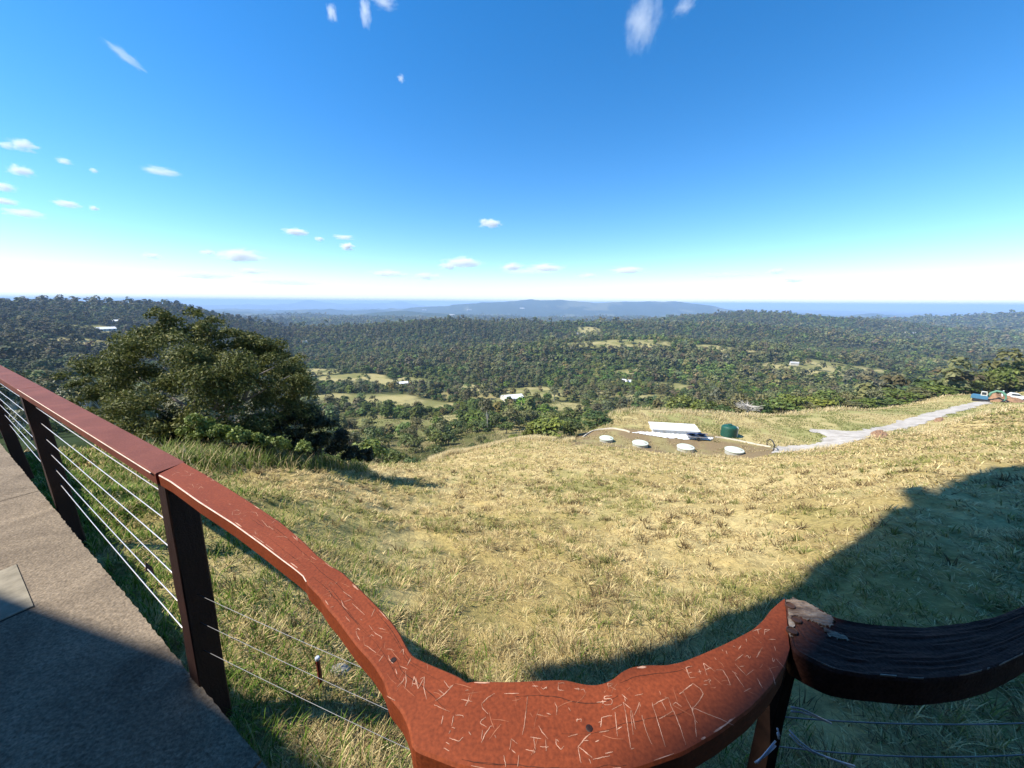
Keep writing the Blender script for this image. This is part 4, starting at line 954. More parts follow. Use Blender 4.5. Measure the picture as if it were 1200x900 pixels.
def leaf_cloud(n, lobes, size, c0, c1, r, shell=.35, up=.35, aspect=.5, floor=None, flat=1.0, droop=0.0, jit=.5):
    """n leaf faces spread through the outer shell of the lobes; lobes rows are x, y, z, rx, ry, rz"""
    lobes = np.asarray(lobes, dtype=float)
    wgt = (lobes[:, 3] * lobes[:, 4] + lobes[:, 3] * lobes[:, 5]); wgt /= wgt.sum()
    k = r.choice(len(lobes), n, p=wgt)
    v = r.normal(0, 1, (n, 3)); v /= np.linalg.norm(v, axis=1)[:, None]
    v[:, 2] = np.where(v[:, 2] < -.45, -v[:, 2] * .6, v[:, 2])
    rad = 1 - shell * r.random(n) ** 1.5 + r.normal(0, .05, n)
    C = lobes[k, :3] + v * lobes[k, 3:] * rad[:, None]
    nrm = v + r.normal(0, jit, (n, 3)); nrm[:, 2] += up; nrm /= np.linalg.norm(nrm, axis=1)[:, None]
    t = np.cross(nrm, r.normal(0, 1, (n, 3))); t /= np.linalg.norm(t, axis=1)[:, None]
    t[:, 2] -= droop; t /= np.linalg.norm(t, axis=1)[:, None]
    b = np.cross(nrm, t); b /= np.linalg.norm(b, axis=1)[:, None]
    s = size * r.uniform(.65, 1.35, n)[:, None]
    V = np.stack([C - t * s * .5, C + b * s * aspect * .5 + nrm * s * .06, C + t * s * .5, C - b * s * aspect * .5 + nrm * s * .06], 1).reshape(-1, 3)
    F = np.arange(n * 4).reshape(n, 4)
    c = mixc(np.asarray(c0)[None, :], np.asarray(c1)[None, :], r.random(n)) * r.uniform(.8, 1.2, n)[:, None]
    return V, F, np.repeat(c, 4, 0)

def crown_lobes(r, R, Hh, nl, spread=1.0, squash=.75, base=.35):
    """lobes of a crown of radius R in a tree of height Hh"""
    L_ = [(0, 0, Hh - R * .75 * squash, R * .62, R * .62, R * .62 * squash)]
    for i in range(nl):
        a = 2.399 * i + r.uniform(-.5, .5); q = R * r.uniform(.35, .72) * spread
        z = Hh * (base + (1 - base) * r.uniform(.15, .85)) - R * .2
        rr = R * r.uniform(.28, .5)
        L_.append((q * math.cos(a), q * math.sin(a), min(z, Hh - rr * squash), rr, rr, rr * squash))
    return L_

KINDS = {  # leaf colours (dark, light), height/width, number of lobes, leaf size
 'rainforest': ((.038, .066, .015), (.090, .130, .030), .85, 8),
 'green': ((.075, .108, .022), (.155, .19, .044), .85, 8),
 'lime': ((.085, .12, .018), (.17, .21, .035), .75, 7),
 'olive': ((.100, .106, .034), (.195, .186, .068), 1.05, 7),
 'gum': ((.092, .104, .042), (.175, .176, .078), 1.45, 7),
}
TEMPL = {}
def template(kind, v):
    if (kind, v) in TEMPL: return TEMPL[(kind, v)]
    r = np.random.default_rng(hash(kind) % 1 + v * 17 + len(kind))
    c0, c1, hw, nl = KINDS[kind]
    R = 1.0; Hh = 2 * hw
    lob = crown_lobes(r, R, Hh, nl, squash=.8 if kind != 'gum' else .7, base=.22 if kind != 'gum' else .5)
    V, F, c = leaf_cloud(640, lob, .20, c0, c1, r, up=.5, aspect=.6)
    crown = mesh_data('crown', V, F, M_LEAF, col=c)
    m = MB(); m.tube([(0, 0, -.2), (.02, .01, Hh * .35), (.0, .02, Hh * .7)], [.075, .055, .03] if kind != 'gum' else [.055, .04, .02], 6)
    for i in range(4):
        a = i * 1.7; m.tube([(0, 0, Hh * .32), (.25 * math.cos(a), .25 * math.sin(a), Hh * .52), (.5 * math.cos(a), .5 * math.sin(a), Hh * .66)], [.035, .025, .012], 5)
    Vt = np.concatenate(m.V); trunk = mesh_data('trunk', Vt, [np.array(f) for f in m.F.values()], M_PALEBARK if kind == 'gum' else M_BARK)
    TEMPL[(kind, v)] = (trunk, crown); return TEMPL[(kind, v)]

def place_tree(x, y, radius, kind, label, group, hscale=1.0, v=None, name=None, z=None, cat='tree'):
    v = int(rng.integers(0, 3)) if v is None else v
    t, c = template(kind, v)
    z = Hs(x, y) if z is None else z
    o = thing(name or ('tree' if kind != 'gum' else 'gum_tree'), label, cat, (x, y, z), float(rng.uniform(0, 6.28)), group)
    o.scale = (radius, radius, radius * hscale)
    for nm, me in (('trunk', t), ('crown', c)):
        k = bpy.data.objects.new(nm, me); link(k, o)
    return o

# sight-line test against the bare hills (trees wholly behind a ridge are left out)
_va = np.arange(-62, 62.1, .25); _vd = np.geomspace(1.5, 47000, 900)
_A, _D = np.meshgrid(np.radians(_va), _vd, indexing='ij')
_ang = (H((_D * np.sin(_A)).ravel(), (_D * np.cos(_A)).ravel(), False).reshape(_A.shape) - EYE[2]) / _D
_cum = np.maximum.accumulate(_ang, axis=1)
def seen(x, y, ztop):
    d = np.hypot(x, y); az = np.degrees(np.arctan2(x, y))
    i = np.clip(((az + 62) / .25).astype(int), 0, len(_va) - 1)
    j = np.clip(np.searchsorted(_vd, d * .985) - 1, 0, len(_vd) - 1)
    return (ztop - EYE[2]) / d > _cum[i, j] - .002

def scatter(cell, d0, d1, dens, a=57.5):
    """one jittered point to each cell of a square grid"""
    g = np.arange(-d1, d1, cell); gy = np.arange(-10, d1, cell)
    X, Y = np.meshgrid(g, gy); X = X.ravel() + rng.uniform(-.45, .45, X.size) * cell; Y = Y.ravel() + rng.uniform(-.45, .45, Y.size) * cell
    d = np.hypot(X, Y); az = np.degrees(np.arctan2(X, Y))
    ok = (d > d0) & (d < d1) & (np.abs(az) < a)
    X, Y, d, az = X[ok], Y[ok], d[ok], az[ok]
    ok = rng.random(len(X)) < dens(X, Y, d, az)
    return X[ok], Y[ok]

def wood_density(x, y, d, az):
    be = np.maximum(bench(az), crest(az))
    n = fbm(x / 45, y / 45, 81, 3)
    scrub = sstep(.36, .54, n) * .72 + .24
    wood = np.full_like(x, .97)
    lim = 330 + 60 * (1 - sstep(-20, 0, az)) + 80 * (fbm(x / 70, y / 70, 52, 3) - .5)
    m = scrub + (wood - scrub) * sstep(0, 110, d - lim)
    m = np.where(az < -27, .93, m)
    m = np.where(az > 36, np.maximum(m, .9), m)
    cm = clear_mask(x, y)
    m = m * np.where(cm > .25, .05, 1)
    far_n = fbm(x / 520, y / 520, 55, 5)
    m = m * (1 - .8 * sstep(1800, 4000, d) * sstep(.60, .68, far_n))
    m = np.where((az < -6) & (az > -27) & (d < 105), m * .75, m)
    m = np.where((az < -36) & (d < 85), 0, m)
    return np.where(d < be + 5, 0, m)

def kind_mix(x, y):
    n = fbm(x / 130, y / 130, 91, 3); r = rng.random(len(x))
    k = np.full(len(x), 1)
    k[r < .30] = 0
    k[(r > .30) & (r < .52)] = 3
    k[(r > .52) & (r < .52 + .5 * sstep(.42, .6, n))] = 4
    d = np.hypot(x, y); az = np.degrees(np.arctan2(x, y))
    k[(r > .90) & (d < 500)] = 2
    return k
KN = ['rainforest', 'green', 'lime', 'olive', 'gum']

# 1. trees one can tell apart: the nearer ones
tx, ty = scatter(7.0, 30, 520, wood_density)
h_ = H(tx, ty, False); keep = seen(tx, ty, h_ + 7); tx, ty, h_ = tx[keep], ty[keep], h_[keep]
d_ = np.hypot(tx, ty); o_ = np.argsort(d_); tx, ty, d_, h_ = tx[o_], ty[o_], d_[o_], h_[o_]
NIND = 250
kk = kind_mix(tx, ty)
LBL = {'rainforest': ('dark green rounded tree in the scattered scrub below the grassy slope', 'dark scrub trees'),
       'green': ('mid green bushy tree in the scattered scrub below the grassy slope', 'mid green scrub trees'),
       'lime': ('yellowish green leafy tree in the scattered scrub below the grassy slope', 'yellowish scrub trees'),
       'olive': ('dull olive coloured tree in the scattered scrub below the grassy slope', 'olive scrub trees'),
       'gum': ('tall grey green gum tree with pale trunk in the valley scrub', 'valley gum trees')}
for i in range(min(NIND, len(tx))):
    kd = KN[kk[i]]; R = float(rng.uniform(1.9, 4.3)) * (.55 if d_[i] < 115 else 1.1)
    place_tree(tx[i], ty[i], R, kd, *LBL[kd], hscale=float(rng.uniform(.8, 1.15)))

# 2. the woods beyond, one mass
def forest(name, x, y, h, rmin, rmax, nleaf, leaf, label, kinds):
    VV, FF, CC = [], [], []; nv = 0
    tem = {}
    for kd in range(5):
        c0, c1, hw, nl = KINDS[KN[kd]]
        for v in range(4):
            r = np.random.default_rng(kd * 10 + v + nleaf)
            lob = crown_lobes(r, 1.0, 2 * hw, 6 if nleaf > 40 else 3, squash=.85, base=.08)
            tem[(kd, v)] = leaf_cloud(nleaf, lob, leaf, c0, c1, r, up=1.0, aspect=.75, shell=.22, jit=.32)
    vv = rng.integers(0, 4, len(x))
    for kd in range(5):
        for v in range(4):
            I = np.where((kinds == kd) & (vv == v))[0]
            if not len(I): continue
            V, F, c = tem[(kd, v)]
            R = rmin + (rmax * 1.25 - rmin) * rng.random(len(I)) ** 1.7; a = rng.uniform(0, 6.28, len(I)); hs_ = rng.uniform(.65, 1.35, len(I))
            ca, sa = np.cos(a), np.sin(a)
            X = (V[None, :, 0] * ca[:, None] - V[None, :, 1] * sa[:, None]) * R[:, None] + x[I][:, None]
            Y = (V[None, :, 0] * sa[:, None] + V[None, :, 1] * ca[:, None]) * R[:, None] + y[I][:, None]
            Z = V[None, :, 2] * (R * hs_)[:, None] + h[I][:, None] - .22 * R[:, None]
            VV.append(np.stack([X, Y, Z], -1).reshape(-1, 3))
            FF.append((F[None] + (np.arange(len(I)) * len(V))[:, None, None] + nv).reshape(-1, 4)); nv += len(I) * len(V)
            br = rng.uniform(.68, 1.35, len(I)) * (.72 + .6 * fbm(x[I] / 240, y[I] / 240, 88, 3)) * np.where((np.degrees(np.arctan2(x[I], y[I])) < -31) & (np.hypot(x[I], y[I]) > 450), .6, 1); tint = rng.normal(0, .10, (len(I), 3))  # far-left woods coloured darker in place of shade on that hill
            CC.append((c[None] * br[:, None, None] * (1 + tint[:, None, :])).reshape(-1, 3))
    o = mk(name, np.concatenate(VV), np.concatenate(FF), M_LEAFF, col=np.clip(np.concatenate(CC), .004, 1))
    tag(o, label, 'forest', kind='stuff'); return o
A = slice(NIND, None)
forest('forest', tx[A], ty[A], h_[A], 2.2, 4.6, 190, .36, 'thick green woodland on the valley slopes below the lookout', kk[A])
fx, fy = scatter(8.6, 520, 1350, wood_density); fh = H(fx, fy, False); k_ = seen(fx, fy, fh + 9); fx, fy, fh = fx[k_], fy[k_], fh[k_]
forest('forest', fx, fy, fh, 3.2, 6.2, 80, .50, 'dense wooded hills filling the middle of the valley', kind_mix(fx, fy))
fx, fy = scatter(11.5, 1350, 2700, wood_density); fh = H(fx, fy, False); k_ = seen(fx, fy, fh + 9); fx, fy, fh = fx[k_], fy[k_], fh[k_]
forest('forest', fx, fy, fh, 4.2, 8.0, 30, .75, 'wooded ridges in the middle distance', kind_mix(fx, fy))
fx, fy = scatter(18, 2700, 5200, wood_density); fh = H(fx, fy, False); k_ = seen(fx, fy, fh + 9); fx, fy, fh = fx[k_], fy[k_], fh[k_]
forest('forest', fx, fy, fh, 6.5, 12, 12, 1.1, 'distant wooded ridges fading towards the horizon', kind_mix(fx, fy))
print('forest far', len(fx))

# 3. the big spreading tree by the railing, with shrubs at its foot
def big_tree():
    r = np.random.default_rng(31)
    base = hit(285, 521); D0 = 11.6
    root = thing('spreading_tree', 'big spreading olive green tree standing just beyond the straight railing', 'tree', tuple(base))
    LP = [(210, 392, 34, .0), (178, 405, 34, -.4), (240, 400, 34, .5), (150, 425, 40, -.3), (205, 430, 44, -1.2), (255, 425, 40, -.6), (290, 420, 34, .6), (325, 425, 32, .8), (348, 432, 28, .4), (120, 448, 36, -.2), (100, 468, 30, .3),
          (165, 465, 46, -1.3), (225, 470, 48, -1.5), (280, 462, 44, -.8), (330, 465, 38, .2), (350, 480, 32, .3), (135, 490, 36, -.9), (190, 500, 36, -1.5), (300, 500, 36, -.6), (250, 440, 50, 1.6), (180, 440, 50, 1.8), (320, 445, 40, 1.8), (230, 378, 22, .3), (195, 375, 20, -.1), (265, 490, 34, -1.2), (85, 445, 18, .4), (310, 408, 20, .6), (280, 400, 20, .3)]
    lob = []
    for px, py, s, dd in LP:
        p = at_depth(px, py, D0 + dd); k = s / 425 * (D0 + dd)
        # break every limb's crown into several small clumps with air between
        for q in range(7):
            v = r.normal(0, 1, 3); v /= np.linalg.norm(v)
            c = p + v * k * r.uniform(.35, .85) * np.array([1, 1, .85]); rr = k * r.uniform(.28, .5)
            lob.append((*c, rr, rr, rr * .8))
    lob = [l for l in lob if l[2] - l[5] > Hs(l[0], l[1]) + .1]
    V, F, c = leaf_cloud(52000, lob, .105, (.056, .074, .019), (.165, .178, .050), r, shell=.6, up=.25, aspect=.42, droop=.3, jit=.8)
    V2, F2, c2 = leaf_cloud(5000, lob, .10, (.20, .20, .055), (.32, .29, .11), r, shell=.3, up=.4, aspect=.42, jit=.8)
    mk('crown', np.concatenate([V, V2]), np.concatenate([F, F2 + len(V)]), mat_attr('spreading_tree_leaves', .6, trans=.25, spec=.2), root, col=np.concatenate([c, c2]))
    m = MB()
    m.tube([base + (0, 0, -.3), base + (-.1, .05, .6), at_depth(250, 470, D0 + .1), at_depth(232, 430, D0)], [.19, .15, .11, .05], 8)
    m.build('trunk', M_BARK, root, smooth=True)
    for k, (a, b) in enumerate([((236, 488), (160, 440)), ((250, 480), (300, 425)), ((255, 490), (340, 440)), ((245, 500), (130, 470)), ((240, 450), (205, 395)), ((250, 470), (262, 415)), ((265, 500), (335, 480)), ((230, 480), (190, 430)), ((285, 470), (322, 430)), ((262, 488), (290, 455))]):
        p = at_depth(*a, D0 - .1); q = at_depth(*b, D0 + r.uniform(-.9, .9)); mid = (p + q) / 2 + np.array([0, 0, .15]) + r.normal(0, .08, 3)
        m = MB(); m.tube([p, (p + mid) / 2 + r.normal(0, .03, 3), mid, q], [.07, .05, .035, .012], 6)
        m.build('limb', mat_noise('grey_bark', (.20, .17, .15), (.36, .32, .28), 8, .9) if k == 0 else bpy.data.materials['grey_bark'], root, smooth=True)
big_tree()

def shrub(name, label, cat, spots, depth, n, leaf, c0, c1, aspect=.45, seed=1, stem=True, up=.3):
    r = np.random.default_rng(seed); lob = []
    pts = []
    for px, py, s, dd in spots:
        p = at_depth(px, py, depth + dd); k = s / 425 * (depth + dd); pts.append(p)
        for q in range(5):
            v = r.normal(0, 1, 3); v /= np.linalg.norm(v); c = p + v * k * r.uniform(.2, .7); rr = k * r.uniform(.35, .6)
            lob.append((*c, rr, rr, rr * .85))
    c = np.mean(pts, 0); base = np.array([c[0], c[1], Hs(c[0], c[1])])
    root = thing(name, label, cat, tuple(base))
    V, F, cc = leaf_cloud(n, lob, leaf, c0, c1, r, shell=.6, up=up, aspect=aspect, jit=.8)
    mk('foliage', V, F, mat_attr(name + '_leaves', .5, trans=.18, spec=.35), root, col=cc)
    if stem:
        m = MB()
        for i in range(5):
            q = pts[i % len(pts)]; m.tube([base + (r.normal(0, .1), r.normal(0, .1), -.1), (base + q) / 2 + r.normal(0, .05, 3), q], [.035, .025, .01], 5)
        m.build('stem', M_BARK, root)
shrub('dark_shrub', 'dark glossy shrub at the right foot of the spreading tree', 'shrub', [(362, 492, 24, 0), (340, 505, 24, -.3), (380, 508, 18, .2), (355, 520, 20, -.2), (378, 524, 14, 0)], 11.8, 6000, .11, (.014, .022, .008), (.050, .060, .02), seed=41)
shrub('dark_shrub', 'dark leafy shrub under the middle of the spreading tree', 'shrub', [(215, 500, 26, 0), (190, 512, 22, -.3), (240, 508, 22, .2), (170, 500, 20, 0), (290, 512, 22, 0), (315, 516, 18, .1)], 10.6, 6500, .10, (.014, .024, .008), (.045, .062, .02), seed=42)
shrub('low_shrub', 'low dark shrub trailing down the brow right of the dark glossy shrub', 'shrub', [(392, 524, 15, .2), (405, 528, 13, .5), (418, 531, 12, .9), (430, 533, 10, 1.4), (398, 515, 12, .4)], 12.6, 6000, .10, (.018, .024, .010), (.060, .066, .026), seed=47, stem=False)
shrub('weedy_bush', 'light green leafy bush on the grass before the spreading tree', 'bush', [(235, 497, 18, 0), (258, 506, 18, 0), (225, 510, 15, .1), (280, 512, 15, 0), (305, 516, 14, .2), (330, 520, 12, .3), (355, 524, 11, .4)], 9.6, 6500, .085, (.10, .15, .03), (.27, .33, .08), seed=43)
def grey_weeds():
    r = np.random.default_rng(44); lob = []
    for px, py, R in [(410, 538, .5), (425, 541, .5), (440, 543, .5), (455, 543, .5), (470, 541, .55), (485, 538, .6), (500, 535, .7), (515, 531, .8), (432, 535, .6), (462, 534, .8), (490, 531, .9)]:
        p = hit(px, py); R *= 1.35 * max(1, np.hypot(p[0], p[1]) / 16)
        for q in range(4): lob.append((p[0] + r.normal(0, R * .5), p[1] + r.normal(0, R * .5), p[2] + R * .15, R * .7, R * .7, R * .75))
    c = np.mean(lob, 0); root = thing('grey_weeds', 'low dark grey brown weeds spreading from the shrub onto the brow', 'weeds', (c[0], c[1], Hs(c[0], c[1])))
    V, F, cc = leaf_cloud(14000, lob, .22, (.035, .035, .022), (.12, .10, .075), r, shell=.8, up=.1, aspect=.10, jit=.8, droop=-.8)
    mk('foliage', V, F, mat_attr('grey_weed_stalks', .8, trans=.1, spec=.1), root, col=cc)
grey_weeds()

# tall grass and weeds between the tree and the mown field
def tree_weeds():
    n = 9000
    px = rng.uniform(150, 430, n); py = np.interp(px, [150, 220, 300, 360, 430], [522, 522, 527, 534, 541]) + rng.normal(0, 4.5, n)
    P = [on_plane(a, b, -3) for a, b in zip(px, py)]
    az = np.degrees(np.arctan2([p[0] for p in P], [p[1] for p in P])); d = np.interp(az, [-52, -43, -37, -30, -22], [10.5, 11.2, 11.8, 13, 16]) + rng.normal(0, .8, n)
    x = d * np.sin(np.radians(az)); y = d * np.cos(np.radians(az))
    ok = fbm(x / .9, y / .9, 95, 3) > .42; x, y, d = x[ok], y[ok], d[ok]; n = len(x)
    g = rng.random(n) < .72
    c = np.where(g[:, None], mixc(np.array([[.06, .10, .014]]), np.array([[.22, .28, .06]]), rng.random(n)), mixc(np.array([[.4, .31, .14]]), np.array([[.62, .52, .3]]), rng.random(n)))
    blades('weedy_grass', x, y, rng.uniform(.2, .62, n), rng.uniform(.012, .024, n), np.radians(np.clip(rng.normal(66, 15, n), 20, 89)), rng.uniform(0, 6.28, n), c * .8, c * 1.1, bend=.4, label='tall green weedy grass at the foot of the spreading tree')
tree_weeds()

# 4. the bushes along the far side of the road and on the brow
def tree_at(px, py_top, d, wpx, kind, label, name='tree', cat='tree', v=None, group=None):
    r_ = ray(px, py_top); hd = math.hypot(r_[0], r_[1])
    if px > 900: d = float(bench(math.degrees(math.atan2(r_[0], r_[1])))) + 7 + wpx * .06
    x, y = r_[0] / hd * d, r_[1] / hd * d
    top = EYE[2] + r_[2] / hd * d; z = Hs(x, y); R = max(.8, wpx / 2 / 425 * d / hd)
    hw = KINDS[kind][2]; hh = max(top - z, R * .8)
    return place_tree(x, y, R, kind, label, group, hscale=hh / (2 * hw * R), v=v, name=name, z=z, cat=cat)
ROW = [
 (643, 486, 73, 54, 'lime', 'bright green bush rising over the brow, left of the brown tank yard', 'bush'),
 (624, 493, 72, 26, 'lime', 'small bright green bush beside the larger one on the brow', 'bush'),
 (672, 491, 76, 30, 'rainforest', 'dark bush behind the left corner of the brown tank yard', 'bush'),
 (700, 486, 84, 44, 'rainforest', 'dark low tree behind the tank yard, left of the white shed', 'tree'),
 (826, 470, 114, 36, 'green', 'dark green tree standing behind the white shed end', 'tree'),
 (850, 474, 112, 26, 'rainforest', 'small dark tree directly behind the green tank', 'tree'),
 (918, 468, 112, 42, 'green', 'broad green tree beyond the grass verge, between dead tree and road', 'tree'),
 (942, 470, 118, 32, 'olive', 'olive tree beyond the verge above the road turning place', 'tree'),
 (965, 466, 122, 44, 'lime', 'yellow green bushy tree above the road turning place', 'tree'),
 (992, 470, 132, 34, 'olive', 'olive bush right of the yellow green tree beyond the road', 'bush'),
 (1013, 477, 134, 30, 'lime', 'low bright lime bush at the road verge edge', 'bush'),
 (1036, 470, 139, 36, 'green', 'low green bush at the verge right of the lime one', 'bush'),
 (1056, 456, 147, 44, 'lime', 'tall lime green tree above the pale road bend', 'tree'),
 (1078, 464, 150, 36, 'olive', 'olive green bush under the lime trees above the road', 'bush'),
 (1096, 450, 156, 42, 'lime', 'second lime green tree above the road, next to the bend', 'tree'),
 (1117, 446, 166, 40, 'green', 'green tree uphill of the lime trees along the road', 'tree'),
 (1138, 440, 176, 36, 'green', 'dense green tree just left of the digger', 'tree'),
 (1156, 432, 190, 38, 'green', 'tall green tree directly behind the digger', 'tree'),
 (1176, 425, 205, 36, 'lime', 'yellow green tree behind the parked white car', 'tree'),
 (1194, 418, 215, 34, 'rainforest', 'dark tree at the far right above the parked car', 'tree'),
]
for px, py, d, wpx, kd, lb, cat in ROW: tree_at(px, py, d, wpx, kd, lb, name='roadside_tree' if cat == 'tree' else 'roadside_bush', cat=cat)

# the dead pale tree behind the yard
def dead_tree():
    r_ = ray(877, 478); hd = math.hypot(r_[0], r_[1]); d = 112; x, y = r_[0] / hd * d, r_[1] / hd * d; z = Hs(x, y)
    root = thing('dead_tree', 'leafless pale grey tree behind the green tank', 'tree', (x, y, z))
    top = EYE[2] + ray(877, 470)[2] / hd * d; hh = top - z; r = np.random.default_rng(8)
    m = MB(); m.tube([(x, y, z - .3), (x + .1, y, z + hh * .5), (x, y, z + hh * .8)], [.22, .16, .07], 7); m.build('trunk', M_PALEBARK, root)
    m = MB()
    for i in range(70):
        a = r.uniform(0, 6.28); s = r.uniform(.3, .7); p = np.array([x, y, z + hh * s]); R = r.uniform(1.2, 3.6)
        q = p + np.array([R * math.cos(a), R * math.sin(a), hh * r.uniform(.05, .34)])
        m.tube([p, (p + q) / 2 + r.normal(0, .15, 3), q], [.08, .055, .03], 4)
    m.build('branches', M_PALEBARK, root)
dead_tree()
def tall_gum(px, py_top, py_base, d, wpx, lb):
    r_ = ray(px, py_top); hd = math.hypot(r_[0], r_[1]); x, y = r_[0] / hd * d, r_[1] / hd * d
    tree_at(px, py_top, d, wpx, 'gum', lb, name='gum_tree')
tall_gum(571, 465, 497, 150, 22, 'thin pale trunked gum tree standing apart left of the white shed in the pasture')
tall_gum(650, 452, 468, 330, 18, 'lone gum tree in the pasture right of the white shed')
# ------------------------------------------------------------------ road, tank yard and buildings below the slope
def drape(name, poly, mat, lift, cell, jit=0.0, kind='structure', label=None, cat=None):
    P = np.asarray(poly); lo, hi = P.min(0), P.max(0)
    gx = np.arange(lo[0] - cell, hi[0] + cell, cell); gy = np.arange(lo[1] - cell, hi[1] + cell, cell)
    X, Y = np.meshgrid(gx, gy, indexing='ij'); nx, ny = X.shape
    cx, cy = X[:-1, :-1] + cell / 2, Y[:-1, :-1] + cell / 2
    m = in_poly(cx + jit * (vnoise(cx / 1.3, cy / 1.3, 4) - .5), cy + jit * (vnoise(cx / 1.3, cy / 1.3, 6) - .5), P)
    I, J = np.where(m); idx = lambda a, b: a * ny + b
    F = np.stack([idx(I, J), idx(I + 1, J), idx(I + 1, J + 1), idx(I, J + 1)], 1)
    used = np.unique(F); re = np.full(nx * ny, -1); re[used] = np.arange(len(used))
    x, y = X.ravel()[used], Y.ravel()[used]
    o = mk(name, np.stack([x, y, H(x, y) + lift], 1), re[F], mat, smooth=True)
    return tag(o, label, cat, kind=kind)
M_ROAD = mat_noise('pale_gravel', (.31, .28, .24), (.48, .445, .39), .6, .95, bump=.3, bscale=6)
drape('road', ROAD, M_ROAD, .07, .25, 1.4, label='pale gravel road with a turning place below the slope', cat='road')
M_APRON = mat_noise('white_concrete', (.62, .62, .60), (.78, .77, .75), .6, .8)
APR = [hit(px, py)[:2] for px, py in [(739, 507.5), (764, 506.5), (808, 509), (837, 513.6), (832, 516.5), (808, 516), (780, 513.5)]]
drape('pavement', APR, M_APRON, .08, .3, .2, label='white concrete apron before the white shed', cat='pavement')

M_LID = mat_noise('pale_green_concrete', (.46, .53, .44), (.60, .66, .56), .8, .85)
M_TANKW = mat_noise('tank_wall', (.33, .33, .28), (.45, .44, .38), 1.2, .9)
for px, py, wpx, lb in ((710.4, 514, 15.5, 'round pale green tank lid at the left end of the brown yard'), (750, 519.6, 17.5, 'round pale green tank lid before the left end of the white apron'), (803, 524.6, 18.5, 'round pale green tank lid in front of the blue trailer'), (860, 528, 19.5, 'round pale green tank lid at the right end of the yard, below the green tank')):
    p = hit(px, py + 3.5); z = Hs(p[0], p[1]); dep = -(RCn.T @ (p - EYE))[2]; R = wpx / 2 / 425 * dep
    t = thing('water_tank', lb, 'water tank', (p[0], p[1], z), 0, 'sunken round water tanks in the yard')
    m = MB(); m.lathe((p[0], p[1], z), [(R * .97, -.6), (R * .97, .62)], 40); m.build('tank_wall', M_TANKW, t)
    m = MB(); m.lathe((p[0], p[1], z + .622), [(R * 1.03, 0), (R * 1.03, .12), (R * .98, .17), (R * .3, .26), (.01, .27)], 40); ld = m.build('lid', M_LID, t)
    m = MB(); m.lathe((p[0] + R * .5, p[1] - R * .3, z + .84), [(.32, 0), (.32, .07), (.02, .09)], 16); m.build('hatch', M_TANKW, ld)
# green tank
M_GREEN = mat_plain('green_plastic', (.010, .070, .045), .45, 0, .5, .15, 1.5)
p = hit(853.5, 511); z = Hs(p[0], p[1]); dep = -(RCn.T @ (p - EYE))[2]; R = 8.4 / 425 * dep
t = thing('green_tank', 'dark green round plastic water tank with a white pipe', 'water tank', (p[0], p[1], z))
prof = [(R * .98, 0)]
for k in range(7): prof += [(R, .12 + k * .24), (R, .26 + k * .24), (R * .975, .29 + k * .24), (R * .975, .33 + k * .24)]
prof += [(R * .97, 1.9), (R * .8, 2.12), (R * .35, 2.3), (.02, 2.34)]
m = MB(); m.lathe((p[0], p[1], z), prof, 48); bd = m.build('tank_body', M_GREEN, t, smooth=False)
m = MB(); m.lathe((p[0], p[1], z + 2.32), [(.42, 0), (.42, .16), (.02, .2)], 18); m.build('hatch', M_GREEN, bd)
M_WHITE = mat_plain('white_paint', (.78, .78, .76), .5, 0, .4, .05)
a = math.radians(-25)
q = np.array([p[0] + R * 1.03 * math.cos(a), p[1] + R * 1.03 * math.sin(a)])
m = MB(); m.tube([(*q, z), (*q, z + 1.9), (*(q - .25 * np.array([math.cos(a), math.sin(a)])), z + 2.1)], .09, 8); m.build('pipe', M_WHITE, t)
# the long white shed
A = hit(765, 507)[:2]; B = hit(818, 510)[:2]; ax = (B - A) / np.linalg.norm(B - A); nn = np.array([-ax[1], ax[0]])
if nn[1] < 0: nn = -nn
Ls = np.linalg.norm(B - A); zc = Hs(*(A + B) / 2); W_ = 3.2
M_ROOFW = mat_noise('white_metal_roof', (.72, .73, .73), (.84, .84, .83), 2, .4, stretch=(8, 1, 1), spec=.5)
t = thing('long_shed', 'long low shed with a white metal roof beyond the tank yard', 'shed', (*((A + B) / 2 + nn * W_ / 2), zc), math.atan2(ax[1], ax[0]))
def shed_parts(t, L_, W_, hw, hr, wm, rm, over=.3, ridge=True):
    """walls and a gable (or single slope) roof in the thing's own frame"""
    m = MB(); th = .12
    for s in (-1, 1):
        m.box((0, s * (W_ / 2 - th / 2), hw / 2 - .2), (L_, th, hw + .4)); m.box((s * (L_ / 2 - th / 2), 0, hw / 2 - .2), (th, W_ - 2 * th - .004, hw + .4))
        if ridge: m.prism([(-W_ / 2 + th, hw + .002), (W_ / 2 - th, hw + .002), (0, hw + hr - .06)], s * (L_ / 2 - th), s * (L_ / 2 - .01), 'x')
    m.build('wall', wm, t, loc=(0, 0, 0))
    m = MB()
    if ridge:
        for s in (-1, 1): m.prism([(0, hw + hr), (s * (W_ / 2 + over), hw - over * hr / (W_ / 2)), (s * (W_ / 2 + over), hw - over * hr / (W_ / 2) + .12), (0, hw + hr + .13)], -L_ / 2 - over, L_ / 2 + over, 'x')
    else:
        m.prism([(-W_ / 2 - over, hw + .01), (W_ / 2 + over, hw + hr), (W_ / 2 + over, hw + hr + .12), (-W_ / 2 - over, hw + .14)], -L_ / 2 - over, L_ / 2 + over, 'x')
    return m.build('roof', rm, t, loc=(0, 0, 0))
M_WALLG = mat_noise('grey_wall', (.42, .42, .40), (.55, .55, .52), 1.5, .8)
shed_parts(t, Ls, W_, .75, .3, M_WALLG, M_ROOFW, ridge=False)
